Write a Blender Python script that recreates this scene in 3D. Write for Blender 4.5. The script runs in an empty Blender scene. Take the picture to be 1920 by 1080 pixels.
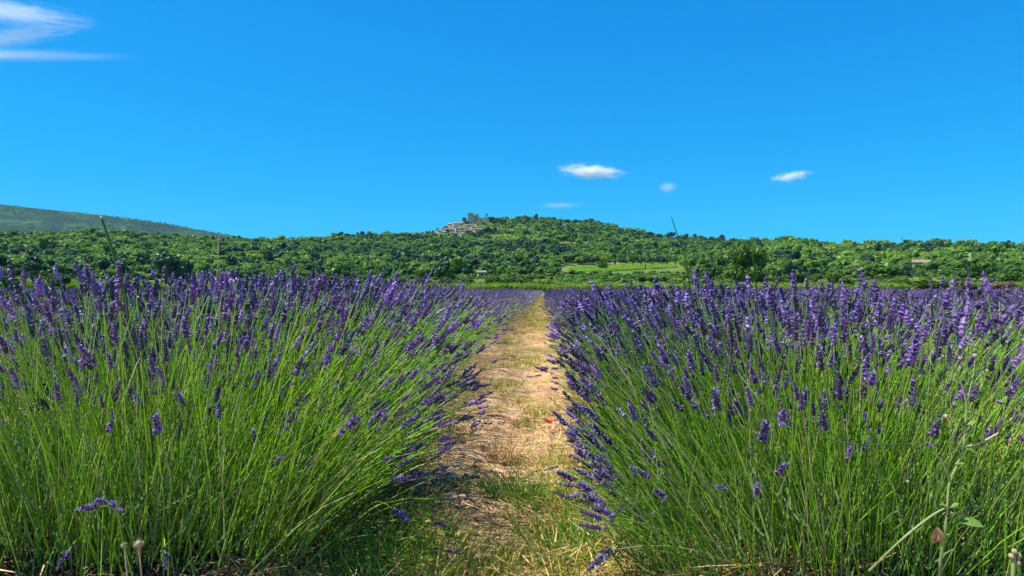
import bpy, math, random
import numpy as np
from mathutils import Matrix, Vector, Quaternion

S = bpy.context.scene
C = S.collection
R = math.radians
rng = np.random.default_rng(7)

# ------------------------------------------------------------------ camera, sky, sun, exposure
F_PX = 1280.0                       # focal length in pixels of a 1920 px wide picture
HOR = 541.0                         # the horizon's row
CAM_Z = 0.80
YAW = math.atan(62.0 / F_PX)        # the rows run along +Y, a little right of the lens axis
cam_d = bpy.data.cameras.new('camera')
cam_d.sensor_width = 36.0
cam_d.lens = 36.0 * F_PX / 1920.0
cam_d.clip_start = 0.02
cam_d.clip_end = 60000.0
cam = bpy.data.objects.new('camera', cam_d)
C.objects.link(cam)
cam.location = (0, 0, CAM_Z)
cam.rotation_euler = (R(90) + math.atan((HOR - 540.0) / F_PX), 0, YAW)
S.camera = cam

SUN_EL, SUN_AZ = R(60), R(-100)     # azimuth clockwise from +Y
world = bpy.data.worlds.new('World')
S.world = world
world.use_nodes = True
wn, wl = world.node_tree.nodes, world.node_tree.links
wn.clear()
sky = wn.new('ShaderNodeTexSky')
sky.sky_type = 'NISHITA'
sky.sun_disc = False
sky.sun_elevation = SUN_EL
sky.sun_rotation = SUN_AZ
sky.altitude = 250
sky.air_density = 1.0
sky.dust_density = 0.0
sky.ozone_density = 6.0
# the photograph's vivid colour response: each channel of the sky through its own curve
sep, comb = wn.new('ShaderNodeSeparateColor'), wn.new('ShaderNodeCombineColor')
wl.new(sky.outputs[0], sep.inputs[0])
for ch, (power, gain) in enumerate(((3.0, 0.004), (0.68, 1.72), (0.45, 4.40))):
    pw, ml = wn.new('ShaderNodeMath'), wn.new('ShaderNodeMath')
    pw.operation, ml.operation = 'POWER', 'MULTIPLY'
    pw.inputs[1].default_value, ml.inputs[1].default_value = power, gain
    wl.new(sep.outputs[ch], pw.inputs[0]); wl.new(pw.outputs[0], ml.inputs[0]); wl.new(ml.outputs[0], comb.inputs[ch])
bg = wn.new('ShaderNodeBackground')
bg.inputs['Strength'].default_value = 0.0617
wo = wn.new('ShaderNodeOutputWorld')
wl.new(comb.outputs[0], bg.inputs['Color'])
wl.new(bg.outputs[0], wo.inputs['Surface'])

sun_d = bpy.data.lights.new('sun', 'SUN')
sun_d.energy = 5.0
sun_d.angle = R(0.5)
sun_d.color = (1.0, 0.95, 0.86)
sun = bpy.data.objects.new('sun', sun_d)
C.objects.link(sun)
sd = Vector((math.sin(SUN_AZ) * math.cos(SUN_EL), math.cos(SUN_AZ) * math.cos(SUN_EL), math.sin(SUN_EL)))
sun.rotation_euler = sd.to_track_quat('Z', 'Y').to_euler()
sun.location = (-60, -20, 90)

S.view_settings.view_transform = 'Standard'
S.view_settings.look = 'None'
S.view_settings.exposure = 0.7
S.view_settings.gamma = 1.0
S.view_settings.use_curve_mapping = False
S.render.engine = 'CYCLES'
cy = S.cycles
cy.max_bounces = 8
cy.diffuse_bounces = 3
cy.glossy_bounces = 2
cy.transmission_bounces = 4
cy.transparent_max_bounces = 8
cy.volume_bounces = 6
cy.use_denoising = True
cy.denoiser = 'OPENIMAGEDENOISE'
cy.denoising_input_passes = 'RGB_ALBEDO_NORMAL'
cy.denoising_prefilter = 'ACCURATE'
cy.sample_clamp_indirect = 6.0

# ------------------------------------------------------------------ helpers
def az_of(px):
    """azimuth (clockwise from +Y) of a picture column"""
    return np.arctan((np.asarray(px, float) - 960.0) / F_PX) - YAW

def z_of(px, py, r):
    th = np.arctan((np.asarray(px, float) - 960.0) / F_PX)
    return CAM_Z + r * (HOR - np.asarray(py, float)) / F_PX * np.cos(th)

def at(px, py, depth):
    """a point of the place seen at (px, py) and standing DEPTH metres in front of the lens"""
    c, s = math.cos(YAW), math.sin(YAW)
    lx, lz = (px - 960.0) / F_PX * depth, (HOR - py) / F_PX * depth
    return Vector((lx * c - depth * s, lx * s + depth * c, CAM_Z + lz))

def tag(o, label=None, cat=None, group=None, kind=None):
    if label: o['label'] = label
    if cat: o['category'] = cat
    if group: o['group'] = group
    if kind: o['kind'] = kind
    return o

def empty(name, loc=(0, 0, 0), rz=0.0, sc=1.0):
    o = bpy.data.objects.new(name, None)
    o.empty_display_size = 0.1
    C.objects.link(o)
    o.location = loc
    o.rotation_euler = (0, 0, rz)
    o.scale = (sc, sc, sc)
    return o

def link(name, me, parent=None, kind=None, loc=None):
    o = bpy.data.objects.new(name, me)
    C.objects.link(o)
    if parent is not None: o.parent = parent
    if kind: o['kind'] = kind
    if loc is not None: o.location = loc
    return o

def copy_tree(o, parent=None):
    c = o.copy()
    C.objects.link(c)
    if parent is not None: c.parent = parent
    for ch in o.children: copy_tree(ch, c)
    return c

class MB:
    """collects arrays of quads and triangles with material slots into one mesh"""
    def __init__(self):
        self.v, self.f, self.m, self.n, self.sm = [], [], [], 0, []
    def add(self, verts, faces, mat=0, smooth=False):
        verts = np.asarray(verts, float).reshape(-1, 3)
        faces = np.asarray(faces, int)
        self.v.append(verts)
        self.f.append(faces + self.n)
        self.m.append(np.full(len(faces), mat, int))
        self.sm.append(np.full(len(faces), smooth, bool))
        self.n += len(verts)
    def mesh(self, name, mats):
        me = bpy.data.meshes.new(name)
        V = np.concatenate(self.v)
        me.vertices.add(len(V))
        me.vertices.foreach_set('co', V.astype(np.float32).ravel())
        loops = np.concatenate([f.ravel() for f in self.f])
        tot = np.concatenate([np.full(len(f), f.shape[1], int) for f in self.f])
        start = np.concatenate([[0], np.cumsum(tot)[:-1]])
        me.loops.add(len(loops))
        me.loops.foreach_set('vertex_index', loops.astype(np.int32))
        me.polygons.add(len(tot))
        me.polygons.foreach_set('loop_start', start.astype(np.int32))
        me.polygons.foreach_set('material_index', np.concatenate(self.m).astype(np.int32))
        me.polygons.foreach_set('use_smooth', np.concatenate(self.sm))
        for m in mats: me.materials.append(m)
        me.update(calc_edges=True)
        me.validate()
        return me

def nrm(a):
    return a / np.maximum(np.linalg.norm(a, axis=-1, keepdims=True), 1e-9)

def tubes(mb, P, rad, S_=3, mat=0, smooth=True, jitter=0.0):
    """P (N,K,3) centre lines, rad (N,K) radii"""
    P = np.asarray(P, float); rad = np.asarray(rad, float)
    N, K, _ = P.shape
    T = nrm(np.gradient(P, axis=1))
    ref = np.where(np.abs(T[..., 2:3]) > 0.9, np.array([1.0, 0, 0]), np.array([0, 0, 1.0]))
    U = nrm(np.cross(T, ref)); W = np.cross(T, U)
    a = np.arange(S_) * 2 * np.pi / S_
    ca, sa = np.cos(a), np.sin(a)
    rr = rad[:, :, None, None]
    if jitter: rr = rr * rng.uniform(1 - jitter, 1 + jitter, (N, K, S_, 1))
    V = P[:, :, None, :] + rr * (U[:, :, None, :] * ca[None, None, :, None] + W[:, :, None, :] * sa[None, None, :, None])
    i = np.arange(N)[:, None, None] * K * S_; k = np.arange(K - 1)[None, :, None] * S_; s = np.arange(S_)[None, None, :]
    s2 = (s + 1) % S_
    q = np.stack([i + k + s, i + k + s2, i + k + S_ + s2, i + k + S_ + s], -1).reshape(-1, 4)
    mb.add(V.reshape(-1, 3), q, mat, smooth)

def cards(mb, c, u, v, mat=0, point=False):
    """flat leaf faces round centres c, half axes u and v (diamonds when point)"""
    n = len(c)
    if point: V = np.stack([c - u, c - v * .9 + u * .1, c + u, c + v * .9 + u * .1], 1)
    else: V = np.stack([c - u - v, c + u - v, c + u + v, c - u + v], 1)
    mb.add(V.reshape(-1, 3), np.arange(n * 4).reshape(n, 4), mat)

def blades(mb, base, d, side, L, w, mat=0, bend=None):
    """grass blades: three-row ribbons that taper to a point and bend"""
    n = len(base)
    b = np.zeros((n, 3)) if bend is None else bend
    p0, p1, p2 = base, base + d * (L * .55)[:, None] + b * .3, base + d * L[:, None] + b
    s = side * w[:, None]
    V = np.stack([p0 - s, p0 + s, p1 + s * .7, p1 - s * .7, p2], 1).reshape(-1, 3)
    i = np.arange(n)[:, None] * 5
    mb.add(V, i + np.array([[0, 1, 2, 3]]), mat)
    mb.add(np.zeros((0, 3)), (i - 0 + np.array([[3, 2, 4]])) - len(V), mat)

def box(mb, lo, hi, mat=0):
    x0, y0, z0 = lo; x1, y1, z1 = hi
    v = [(x0, y0, z0), (x1, y0, z0), (x1, y1, z0), (x0, y1, z0), (x0, y0, z1), (x1, y0, z1), (x1, y1, z1), (x0, y1, z1)]
    mb.add(v, [(0, 3, 2, 1), (4, 5, 6, 7), (0, 1, 5, 4), (1, 2, 6, 5), (2, 3, 7, 6), (3, 0, 4, 7)], mat)

def unit(n):
    return nrm(rng.normal(size=(n, 3)))

# value noise for shaping terrain and placing plants
_tab = np.random.default_rng(3).uniform(-1, 1, (256, 256))
def vnoise(x, y):
    x, y = np.asarray(x, float), np.asarray(y, float)
    xi, yi = np.floor(x).astype(int), np.floor(y).astype(int)
    fx, fy = x - xi, y - yi
    fx, fy = fx * fx * (3 - 2 * fx), fy * fy * (3 - 2 * fy)
    g = lambda a, b: _tab[a % 256, b % 256]
    return (g(xi, yi) * (1 - fx) + g(xi + 1, yi) * fx) * (1 - fy) + (g(xi, yi + 1) * (1 - fx) + g(xi + 1, yi + 1) * fx) * fy
def fbm(x, y, o=4):
    return sum(vnoise(x * 2 ** k + 17 * k, y * 2 ** k - 9 * k) * .5 ** k for k in range(o))

# ------------------------------------------------------------------ materials
def mat_new(name):
    m = bpy.data.materials.new(name)
    m.use_nodes = True
    m.node_tree.nodes.clear()
    return m, m.node_tree.nodes, m.node_tree.links

def ramp(n, stops):
    r = n.new('ShaderNodeValToRGB')
    e = r.color_ramp.elements
    while len(e) < len(stops): e.new(0.5)
    for el, (p, c) in zip(e, stops):
        el.position = p
        el.color = (c[0], c[1], c[2], 1)
    return r

def leafy(name, stops, source='island', noise_scale=0.0, noise_amt=0.35, transl=0.3, rough=0.5, spec=0.3, place=0.0):
    """foliage, stems and petals: colour picked per island, per object or by a noise; some light passes through"""
    m, n, l = mat_new(name)
    out = n.new('ShaderNodeOutputMaterial')
    geo = n.new('ShaderNodeNewGeometry')
    info = n.new('ShaderNodeObjectInfo')
    src = geo.outputs['Random Per Island'] if source == 'island' else info.outputs['Random']
    if source == 'both':
        mx = n.new('ShaderNodeMath'); mx.operation = 'MULTIPLY_ADD'
        mx.inputs[1].default_value = 0.35
        l.new(geo.outputs['Random Per Island'], mx.inputs[0])
        m2 = n.new('ShaderNodeMath'); m2.operation = 'MULTIPLY'; m2.inputs[1].default_value = 0.65
        l.new(info.outputs['Random'], m2.inputs[0]); l.new(m2.outputs[0], mx.inputs[2])
        src = mx.outputs[0]
    if noise_scale:
        tc = n.new('ShaderNodeTexCoord')
        nz = n.new('ShaderNodeTexNoise'); nz.inputs['Scale'].default_value = noise_scale; nz.inputs['Detail'].default_value = 2
        l.new(tc.outputs['Object'], nz.inputs['Vector'])
        a = n.new('ShaderNodeMath'); a.operation = 'MULTIPLY_ADD'; a.inputs[1].default_value = noise_amt * 2
        sb = n.new('ShaderNodeMath'); sb.operation = 'SUBTRACT'; sb.inputs[1].default_value = noise_amt
        l.new(nz.outputs[0], a.inputs[0]); l.new(src, sb.inputs[0]); l.new(sb.outputs[0], a.inputs[2])
        src = a.outputs[0]
    if place:
        nz = n.new('ShaderNodeTexNoise'); nz.inputs['Scale'].default_value = place; nz.inputs['Detail'].default_value = 3
        l.new(info.outputs['Location'], nz.inputs['Vector'])
        a = n.new('ShaderNodeMath'); a.operation = 'MULTIPLY_ADD'; a.inputs[1].default_value = 1.5
        b = n.new('ShaderNodeMath'); b.operation = 'MULTIPLY_ADD'; b.inputs[1].default_value = 0.55; b.inputs[2].default_value = -0.52
        l.new(src, b.inputs[0]); l.new(nz.outputs[0], a.inputs[0]); l.new(b.outputs[0], a.inputs[2])
        src = a.outputs[0]
    r = ramp(n, stops)
    l.new(src, r.inputs[0])
    p = n.new('ShaderNodeBsdfPrincipled')
    p.inputs['Roughness'].default_value = rough
    p.inputs['Specular IOR Level'].default_value = spec
    l.new(r.outputs[0], p.inputs['Base Color'])
    if transl:
        t = n.new('ShaderNodeBsdfTranslucent')
        l.new(r.outputs[0], t.inputs['Color'])
        mx = n.new('ShaderNodeMixShader'); mx.inputs[0].default_value = transl
        l.new(p.outputs[0], mx.inputs[1]); l.new(t.outputs[0], mx.inputs[2])
        l.new(mx.outputs[0], out.inputs['Surface'])
    else:
        l.new(p.outputs[0], out.inputs['Surface'])
    return m

def noisy(name, stops, scale, detail=6, rough=0.9, bump=0.0, bscale=None, extra=None, coord='Object', dist=0.05, stretch=None):
    m, n, l = mat_new(name)
    out = n.new('ShaderNodeOutputMaterial')
    tc = n.new('ShaderNodeTexCoord')
    vec = tc.outputs[coord]
    if stretch:
        mp = n.new('ShaderNodeMapping'); mp.inputs['Scale'].default_value = stretch
        l.new(vec, mp.inputs[0]); vec = mp.outputs[0]
    nz = n.new('ShaderNodeTexNoise'); nz.inputs['Scale'].default_value = scale; nz.inputs['Detail'].default_value = detail
    nz.inputs['Roughness'].default_value = 0.62
    l.new(vec, nz.inputs['Vector'])
    r = ramp(n, stops)
    l.new(nz.outputs[0], r.inputs[0])
    col = r.outputs[0]
    if extra:
        sc2, stops2, lo, hi = extra
        n2 = n.new('ShaderNodeTexNoise'); n2.inputs['Scale'].default_value = sc2; n2.inputs['Detail'].default_value = 5
        l.new(vec, n2.inputs['Vector'])
        mr = n.new('ShaderNodeMapRange'); mr.inputs[1].default_value = lo; mr.inputs[2].default_value = hi
        l.new(n2.outputs[0], mr.inputs[0])
        r2 = ramp(n, stops2); l.new(nz.outputs[0], r2.inputs[0])
        mx = n.new('ShaderNodeMix'); mx.data_type = 'RGBA'
        l.new(mr.outputs[0], mx.inputs[0]); l.new(col, mx.inputs[6]); l.new(r2.outputs[0], mx.inputs[7])
        col = mx.outputs[2]
    p = n.new('ShaderNodeBsdfPrincipled')
    p.inputs['Roughness'].default_value = rough
    p.inputs['Specular IOR Level'].default_value = 0.2
    l.new(col, p.inputs['Base Color'])
    if bump:
        b = n.new('ShaderNodeBump'); b.inputs['Strength'].default_value = bump; b.inputs['Distance'].default_value = dist
        n3 = n.new('ShaderNodeTexNoise'); n3.inputs['Scale'].default_value = bscale or scale; n3.inputs['Detail'].default_value = 8
        l.new(vec, n3.inputs['Vector'])
        l.new(n3.outputs[0], b.inputs['Height']); l.new(b.outputs[0], p.inputs['Normal'])
    l.new(p.outputs[0], out.inputs['Surface'])
    return m

M = {}
M['stem'] = leafy('lavender_stem', [(0, (.08, .24, .012)), (.22, (.15, .40, .012)), (.45, (.25, .56, .018)), (.66, (.38, .66, .03)), (.76, (.26, .38, .12)), (.91, (.46, .56, .19)), (1, (.58, .50, .25))], transl=.25, rough=.42, spec=.4)
M['leaf'] = leafy('lavender_leaf', [(0, (.07, .13, .035)), (.6, (.13, .23, .05)), (1, (.22, .28, .11))], transl=.15)
M['litter'] = leafy('shade_dark_leaves', [(0, (.02, .014, .01)), (.6, (.06, .04, .025)), (1, (.16, .11, .06))], transl=0, rough=.9)  # near-black browns carry the shade at the foot of the bushes
M['wood'] = leafy('dry_twig', [(0, (.05, .03, .02)), (.5, (.16, .10, .06)), (1, (.42, .32, .18))], transl=0, rough=.8)
M['calyx'] = leafy('lavender_calyx', [(0, (0.0633, 0.0747, 0.0575)), (.3, (0.0862, 0.0805, 0.115)), (.6, (0.115, 0.0747, 0.207)), (.85, (0.172, 0.092, 0.333)), (1, (0.299, 0.184, 0.506))], source='both', noise_scale=70, noise_amt=.2, transl=.15)
M['spike'] = leafy('lavender_spike', [(0, (0.0575, 0.069, 0.0575)), (.3, (0.0862, 0.0805, 0.115)), (.58, (0.127, 0.0805, 0.218)), (.82, (0.207, 0.109, 0.38)), (1, (0.414, 0.253, 0.632))], noise_scale=170, noise_amt=.34, transl=.15)
M['petal'] = leafy('lavender_petal', [(0, (0.187, 0.104, 0.435)), (1, (0.357, 0.24, 0.637))], transl=.3)
M['straw'] = leafy('dry_straw', [(0, (0.247, 0.14, 0.0455)), (.5, (0.514, 0.335, 0.118)), (1, (0.705, 0.511, 0.246))], transl=.1)
M['grass'] = leafy('fresh_grass', [(0, (0.134, 0.251, 0.012)), (.5, (0.269, 0.389, 0.02)), (.8, (0.511, 0.479, 0.05)), (1, (0.753, 0.537, 0.15))], transl=.3)
M['tuft'] = leafy('dense_grass', [(0, (0.084, 0.228, 0.018)), (.6, (0.168, 0.396, 0.036)), (1, (0.312, 0.504, 0.06))], transl=.3)
M['soil'] = noisy('field_soil', [(.25, (0.197, 0.106, 0.0493)), (.45, (0.479, 0.282, 0.134)), (.62, (0.675, 0.437, 0.226)), (.82, (0.789, 0.549, 0.31))], 6.0, 10, .95, .8, 55, dist=.025,
                  extra=(1.3, [(.2, (.28, .20, .07)), (.5, (.56, .42, .16)), (.8, (.68, .54, .25))], .50, .75))
M['terrain'] = noisy('scrub_ground', [(.25, (.05, .085, .015)), (.5, (.10, .155, .025)), (.68, (.20, .21, .06)), (.85, (.40, .34, .18))], .02, 9, 1.0, .4, .3, dist=.5)
M['verge'] = noisy('dry_grass_verge', [(.3, (.16, .20, .04)), (.6, (.38, .36, .14)), (.8, (.50, .44, .22))], .8, 6, 1.0, .4, 9, dist=.05)
M['meadow'] = noisy('young_crop', [(.3, (0.171, 0.341, 0.0126)), (.6, (0.267, 0.455, 0.0189)), (.8, (0.364, 0.501, 0.0378))], .25, 6, 1.0)
M['mountain'] = noisy('mountain_scrub', [(.32, (0.00515, 0.0215, 0.00702)), (.46, (0.012, 0.0385, 0.00913)), (.56, (0.0257, 0.0701, 0.0126)), (.70, (0.0472, 0.0959, 0.0211))], .0045, 14, 1.0, .9, .008, dist=30,
                      extra=(.02, [(.3, (.005, .016, .008)), (.7, (.016, .036, .014))], .50, .56))
M['bark'] = noisy('bark', [(.3, (.06, .045, .03)), (.7, (.16, .12, .085))], 6, 6, .95)
GREEN = [(0, (0.0486, 0.0969, 0.0278)), (.3, (0.0975, 0.194, 0.0306)), (.6, (0.174, 0.323, 0.039)), (.85, (0.273, 0.42, 0.0417)), (1, (0.429, 0.516, 0.0557))]
M['oak'] = leafy('oak_leaves', GREEN, source='both', transl=.4, place=.006)
M['pine'] = leafy('pine_needles', [(0, (0.0193, 0.058, 0.0276)), (.6, (0.0414, 0.103, 0.0386)), (1, (0.0759, 0.159, 0.0469))], source='both', transl=.15)
M['bright'] = leafy('bright_leaves', [(0, (.10, .19, .02)), (.5, (.19, .30, .025)), (1, (.30, .38, .05))], source='both', transl=.35)
M['mid'] = leafy('broad_leaves', [(0, (0.0438, 0.102, 0.0165)), (.5, (0.0875, 0.18, 0.022)), (1, (0.163, 0.264, 0.033))], source='both', transl=.35)
M['vine'] = leafy('vine_leaves', [(0, (0.098, 0.186, 0.0132)), (.5, (0.196, 0.321, 0.0198)), (1, (0.392, 0.49, 0.033))], source='both', transl=.35)
M['crop'] = leafy('young_crop_leaves', [(0, (.16, .34, .012)), (.6, (.25, .44, .02)), (1, (.36, .50, .04))], transl=.35)
M['walnut'] = leafy('walnut_leaves', [(0, (.07, .14, .015)), (.5, (.14, .25, .02)), (1, (.26, .36, .04))], source='both', transl=.35)
M['brown'] = leafy('reddish_dry_leaves', [(0, (.09, .06, .03)), (.5, (.16, .11, .05)), (1, (.20, .19, .06))], source='both', transl=.2)
M['stone'] = noisy('weathered_stone', [(.25, (0.216, 0.189, 0.155)), (.5, (0.405, 0.358, 0.29)), (.75, (0.567, 0.506, 0.405))], .35, 8, .95, .6, 1.2, dist=.3)
M['plaster'] = noisy('pale_plaster', [(.3, (0.268, 0.232, 0.187)), (.7, (0.37, 0.329, 0.271))], .3, 6, .9)
M['white'] = noisy('white_render', [(.3, (0.395, 0.365, 0.306)), (.7, (0.485, 0.453, 0.397))], .3, 5, .9)
M['roof'] = noisy('terracotta_tiles', [(.3, (0.202, 0.137, 0.0963)), (.55, (0.282, 0.209, 0.155)), (.8, (0.349, 0.289, 0.229))], .8, 6, .9, .6, 3, dist=.1)
M['rosy'] = noisy('orange_tiles', [(.3, (.36, .17, .10)), (.7, (.52, .29, .18))], .8, 6, .9, .6, 3, dist=.1)
M['dark'] = noisy('opening_shade', [(.3, (.02, .02, .022)), (.7, (.045, .042, .04))], 1, 3, .5)  # solid window panels; the shade inside the openings is put into this colour
M['poppy'] = leafy('poppy_petal', [(0, (.55, .012, .006)), (1, (.72, .03, .01))], transl=.35)
M['stalk'] = leafy('green_stalk', [(0, (0.0495, 0.136, 0.018)), (1, (0.0715, 0.174, 0.03))], transl=.1)
M['pale_stalk'] = leafy('pale_stalk', [(0, (.22, .32, .12)), (1, (.34, .42, .18))], transl=.15)
M['drystalk'] = leafy('dry_stalk', [(0, (.46, .38, .22)), (1, (.60, .52, .34))], transl=.1)
M['weedleaf'] = leafy('weed_leaf', [(0, (.09, .20, .03)), (.5, (.16, .30, .05)), (1, (.28, .40, .10))], noise_scale=60, noise_amt=.4, transl=.35)
M['withered'] = leafy('withered_leaf', [(0, (.34, .20, .12)), (1, (.48, .32, .20))], transl=.25)
M['bud'] = leafy('pale_bud', [(0, (0.29, 0.286, 0.151)), (1, (0.383, 0.354, 0.197))], transl=.15)

# ------------------------------------------------------------------ terrain: field, plain, wooded hill, mountain
ROW_END = 130.0
ROWS_L, ROWS_R, PITCH = -1.19, 0.81, 2.15
LEFT_ROWS = [ROWS_L - PITCH * k for k in range(26)]
RIGHT_ROWS = [ROWS_R + PITCH * k for k in range(26)]
ROWX = np.array(sorted(LEFT_ROWS + RIGHT_ROWS))
def field_base(y):
    return -0.0024 * np.clip(y, 0, 400)
def field_z(x, y):
    x, y = np.asarray(x, float), np.asarray(y, float)
    d = np.abs(x[..., None] - ROWX).min(-1)
    ridge = 0.055 * np.exp(-(d / 0.5) ** 2) * np.clip((y - 1.2) / .8, 0, 1)
    lump = 0.018 * fbm(x * 2.3, y * 1.7, 4) + 0.012 * fbm(x * 9, y * 7, 3)
    ruts = 0.02 * np.exp(-((x + .38) / .16) ** 2) - .012 * np.exp(-((x + .15) / .14) ** 2)
    return field_base(y) + ridge + lump + ruts

SK = np.array([   # column, row of the ridge's ground, distance of the ridge
    (-900, 462, 900), (-400, 455, 950), (0, 446, 1000), (130, 443, 1000), (210, 441, 1000), (300, 447, 1000), (420, 453, 1020), (520, 454, 1060), (600, 452, 1100), (650, 447, 1140),
    (690, 443, 1180), (740, 443, 1200), (790, 443, 1220), (815, 438, 1240), (850, 425, 1260), (880, 417, 1275), (915, 415, 1280), (950, 413, 1290), (985, 411, 1300),
    (1040, 415, 1300), (1100, 419, 1290), (1150, 427, 1260), (1190, 438, 1220), (1240, 446, 1180), (1330, 453, 1100), (1390, 455, 1050), (1450, 454, 1020), (1500, 453, 1000),
    (1560, 461, 980), (1640, 461, 950), (1720, 461, 930), (1920, 465, 900), (2400, 470, 850), (3000, 480, 800)], float)
SK_AZ = az_of(SK[:, 0]); SK_Z = z_of(SK[:, 0], SK[:, 1], SK[:, 2]); SK_R = SK[:, 2]
R0 = 150.0
def terrain_z(az, r):
    az, r = np.asarray(az, float), np.asarray(r, float)
    rs, zs = np.interp(az, SK_AZ, SK_R), np.interp(az, SK_AZ, SK_Z)
    t = np.clip((r - R0) / (rs - R0), 0, 1)
    z = -0.36 + (zs + .36) * t ** 1.6
    z = z - np.clip(r - rs, 0, 260) * .12
    x, y = r * np.sin(az), r * np.cos(az)
    amp = np.clip((r - 180) / 500, 0, 1) * np.clip(1.25 - t, .25, 1)
    z = z + amp * 6.0 * fbm(x / 110, y / 110, 3)
    back = np.clip((r - rs - 260) / 1500, 0, 1)
    z = z * (1 - back) - 2 * back
    near = np.clip((r - 128) / 22, 0, 1)
    return np.where(r < R0, field_base(np.clip(y, 0, 400)) * (1 - near) - .36 * near - .12 * (1 - near), z)
def ground_xy(x, y):
    return float(terrain_z(math.atan2(x, y), math.hypot(x, y)))
_rs = np.geomspace(155, 1400, 900)
def ground_at(px, py):
    """where the ray of a pixel first meets the terrain"""
    a = float(az_of(px))
    zt = terrain_z(np.full_like(_rs, a), _rs)
    zr = z_of(px, py, _rs)
    k = np.argmax(zt >= zr) if (zt >= zr).any() else len(_rs) - 1
    r = _rs[k]
    return Vector((r * math.sin(a), r * math.cos(a), float(zt[k])))

def grid_mesh(name, X, Y, Z, mat, smooth=True):
    n, m_ = X.shape
    mb = MB()
    i = np.arange(n - 1)[:, None] * m_ + np.arange(m_ - 1)[None, :]
    q = np.stack([i, i + 1, i + m_ + 1, i + m_], -1).reshape(-1, 4)
    mb.add(np.stack([X, Y, Z], -1).reshape(-1, 3), q, 0, smooth)
    return mb.mesh(name, [mat])

az = np.concatenate([np.radians(np.arange(-180, -58, 4.0)), np.radians(np.arange(-58, 58, .4)), np.radians(np.arange(58, 181, 4.0))])
rr = np.concatenate([[.02, 20, 60, 100, 120, 130, 138, 145], np.geomspace(150, 1700, 95), [2000, 2600, 3500, 5000, 6600]])
AZ, RR = np.meshgrid(az, rr)
o = link('terrain', grid_mesh('terrain', RR * np.sin(AZ), RR * np.cos(AZ), terrain_z(AZ, RR), M['terrain']), kind='structure')

# the field's soil: one sheet, fine along the path
xs = np.unique(np.concatenate([np.linspace(-62, -2.6, 140), np.arange(-2.6, 2.4, .05), np.arange(-.95, .65, .018), np.linspace(2.4, 62, 140)]).round(4))
ys = [-4.0, -2, -.5, .3, .8]
while ys[-1] < ROW_END + 3: ys.append(ys[-1] + max(.024, (ys[-1] - 1.2) * .014))
X, Y = np.meshgrid(xs, np.array(ys))
link('field_soil', grid_mesh('field_soil', X, Y, field_z(X, Y), M['soil']), kind='structure')
# dry grassy headland between the field and the vines
X, Y = np.meshgrid(np.linspace(-130, 130, 60), np.linspace(ROW_END + 1, 150, 8))
Zv = field_base(Y) + .05 + .05 * fbm(X, Y)
link('grass_verge', grid_mesh('grass_verge', X, Y, Zv, M['verge']), kind='structure')

# the bare mountain behind the wooded ridge
mpx = np.array([-900, -500, -200, 0, 60, 120, 200, 260, 320, 380, 430, 480, 560, 700])
mpy = np.array([372, 366, 374, 381, 388, 394, 403, 411, 420, 431, 440, 448, 458, 478])
maz = np.radians(np.arange(-62, -8, .22)); mr = np.linspace(2600, 6500, 70)
A2, R2 = np.meshgrid(maz, mr)
crest_r = 4600.0
hz = z_of(np.interp(A2, az_of(mpx), mpx), np.interp(A2, az_of(mpx), mpy), crest_r)
prof = np.where(R2 < crest_r, np.clip((R2 - 2600) / 2000, 0, 1) ** 1.15, 1 - np.clip((R2 - crest_r) / 1900, 0, 1) ** 1.5)
Xm, Ym = R2 * np.sin(A2), R2 * np.cos(A2)
gul = np.abs(fbm(Xm / 700 + .3 * Ym / 700, Ym / 1500, 4))
Zm = -8 + (hz + 8) * prof - 270 * gul * (prof * (1 - prof)) * 2.2 + 12 * fbm(Xm / 160, Ym / 160, 3) * (prof < .97)
link('mountain', grid_mesh('mountain', Xm, Ym, Zm, M['mountain']), kind='structure')

# bright strip of young crop half way up the plain
mead = []
for t in np.linspace(0, 1, 24):
    a = ground_at(1055 + 215 * t, 514 - 12 * t); b = ground_at(1068 + 200 * t, 502.5 - 5.5 * t)
    mead.append([a.lerp(b, s) for s in np.linspace(0, 1, 8)])
X = np.array([[p.x for p in row] for row in mead]); Y = np.array([[p.y for p in row] for row in mead])
Z = terrain_z(np.arctan2(X, Y), np.hypot(X, Y)) + .35
link('crop_field', grid_mesh('crop_field', X, Y, Z, M['meadow']), kind='structure')
MEAD = (X, Y)

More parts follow.
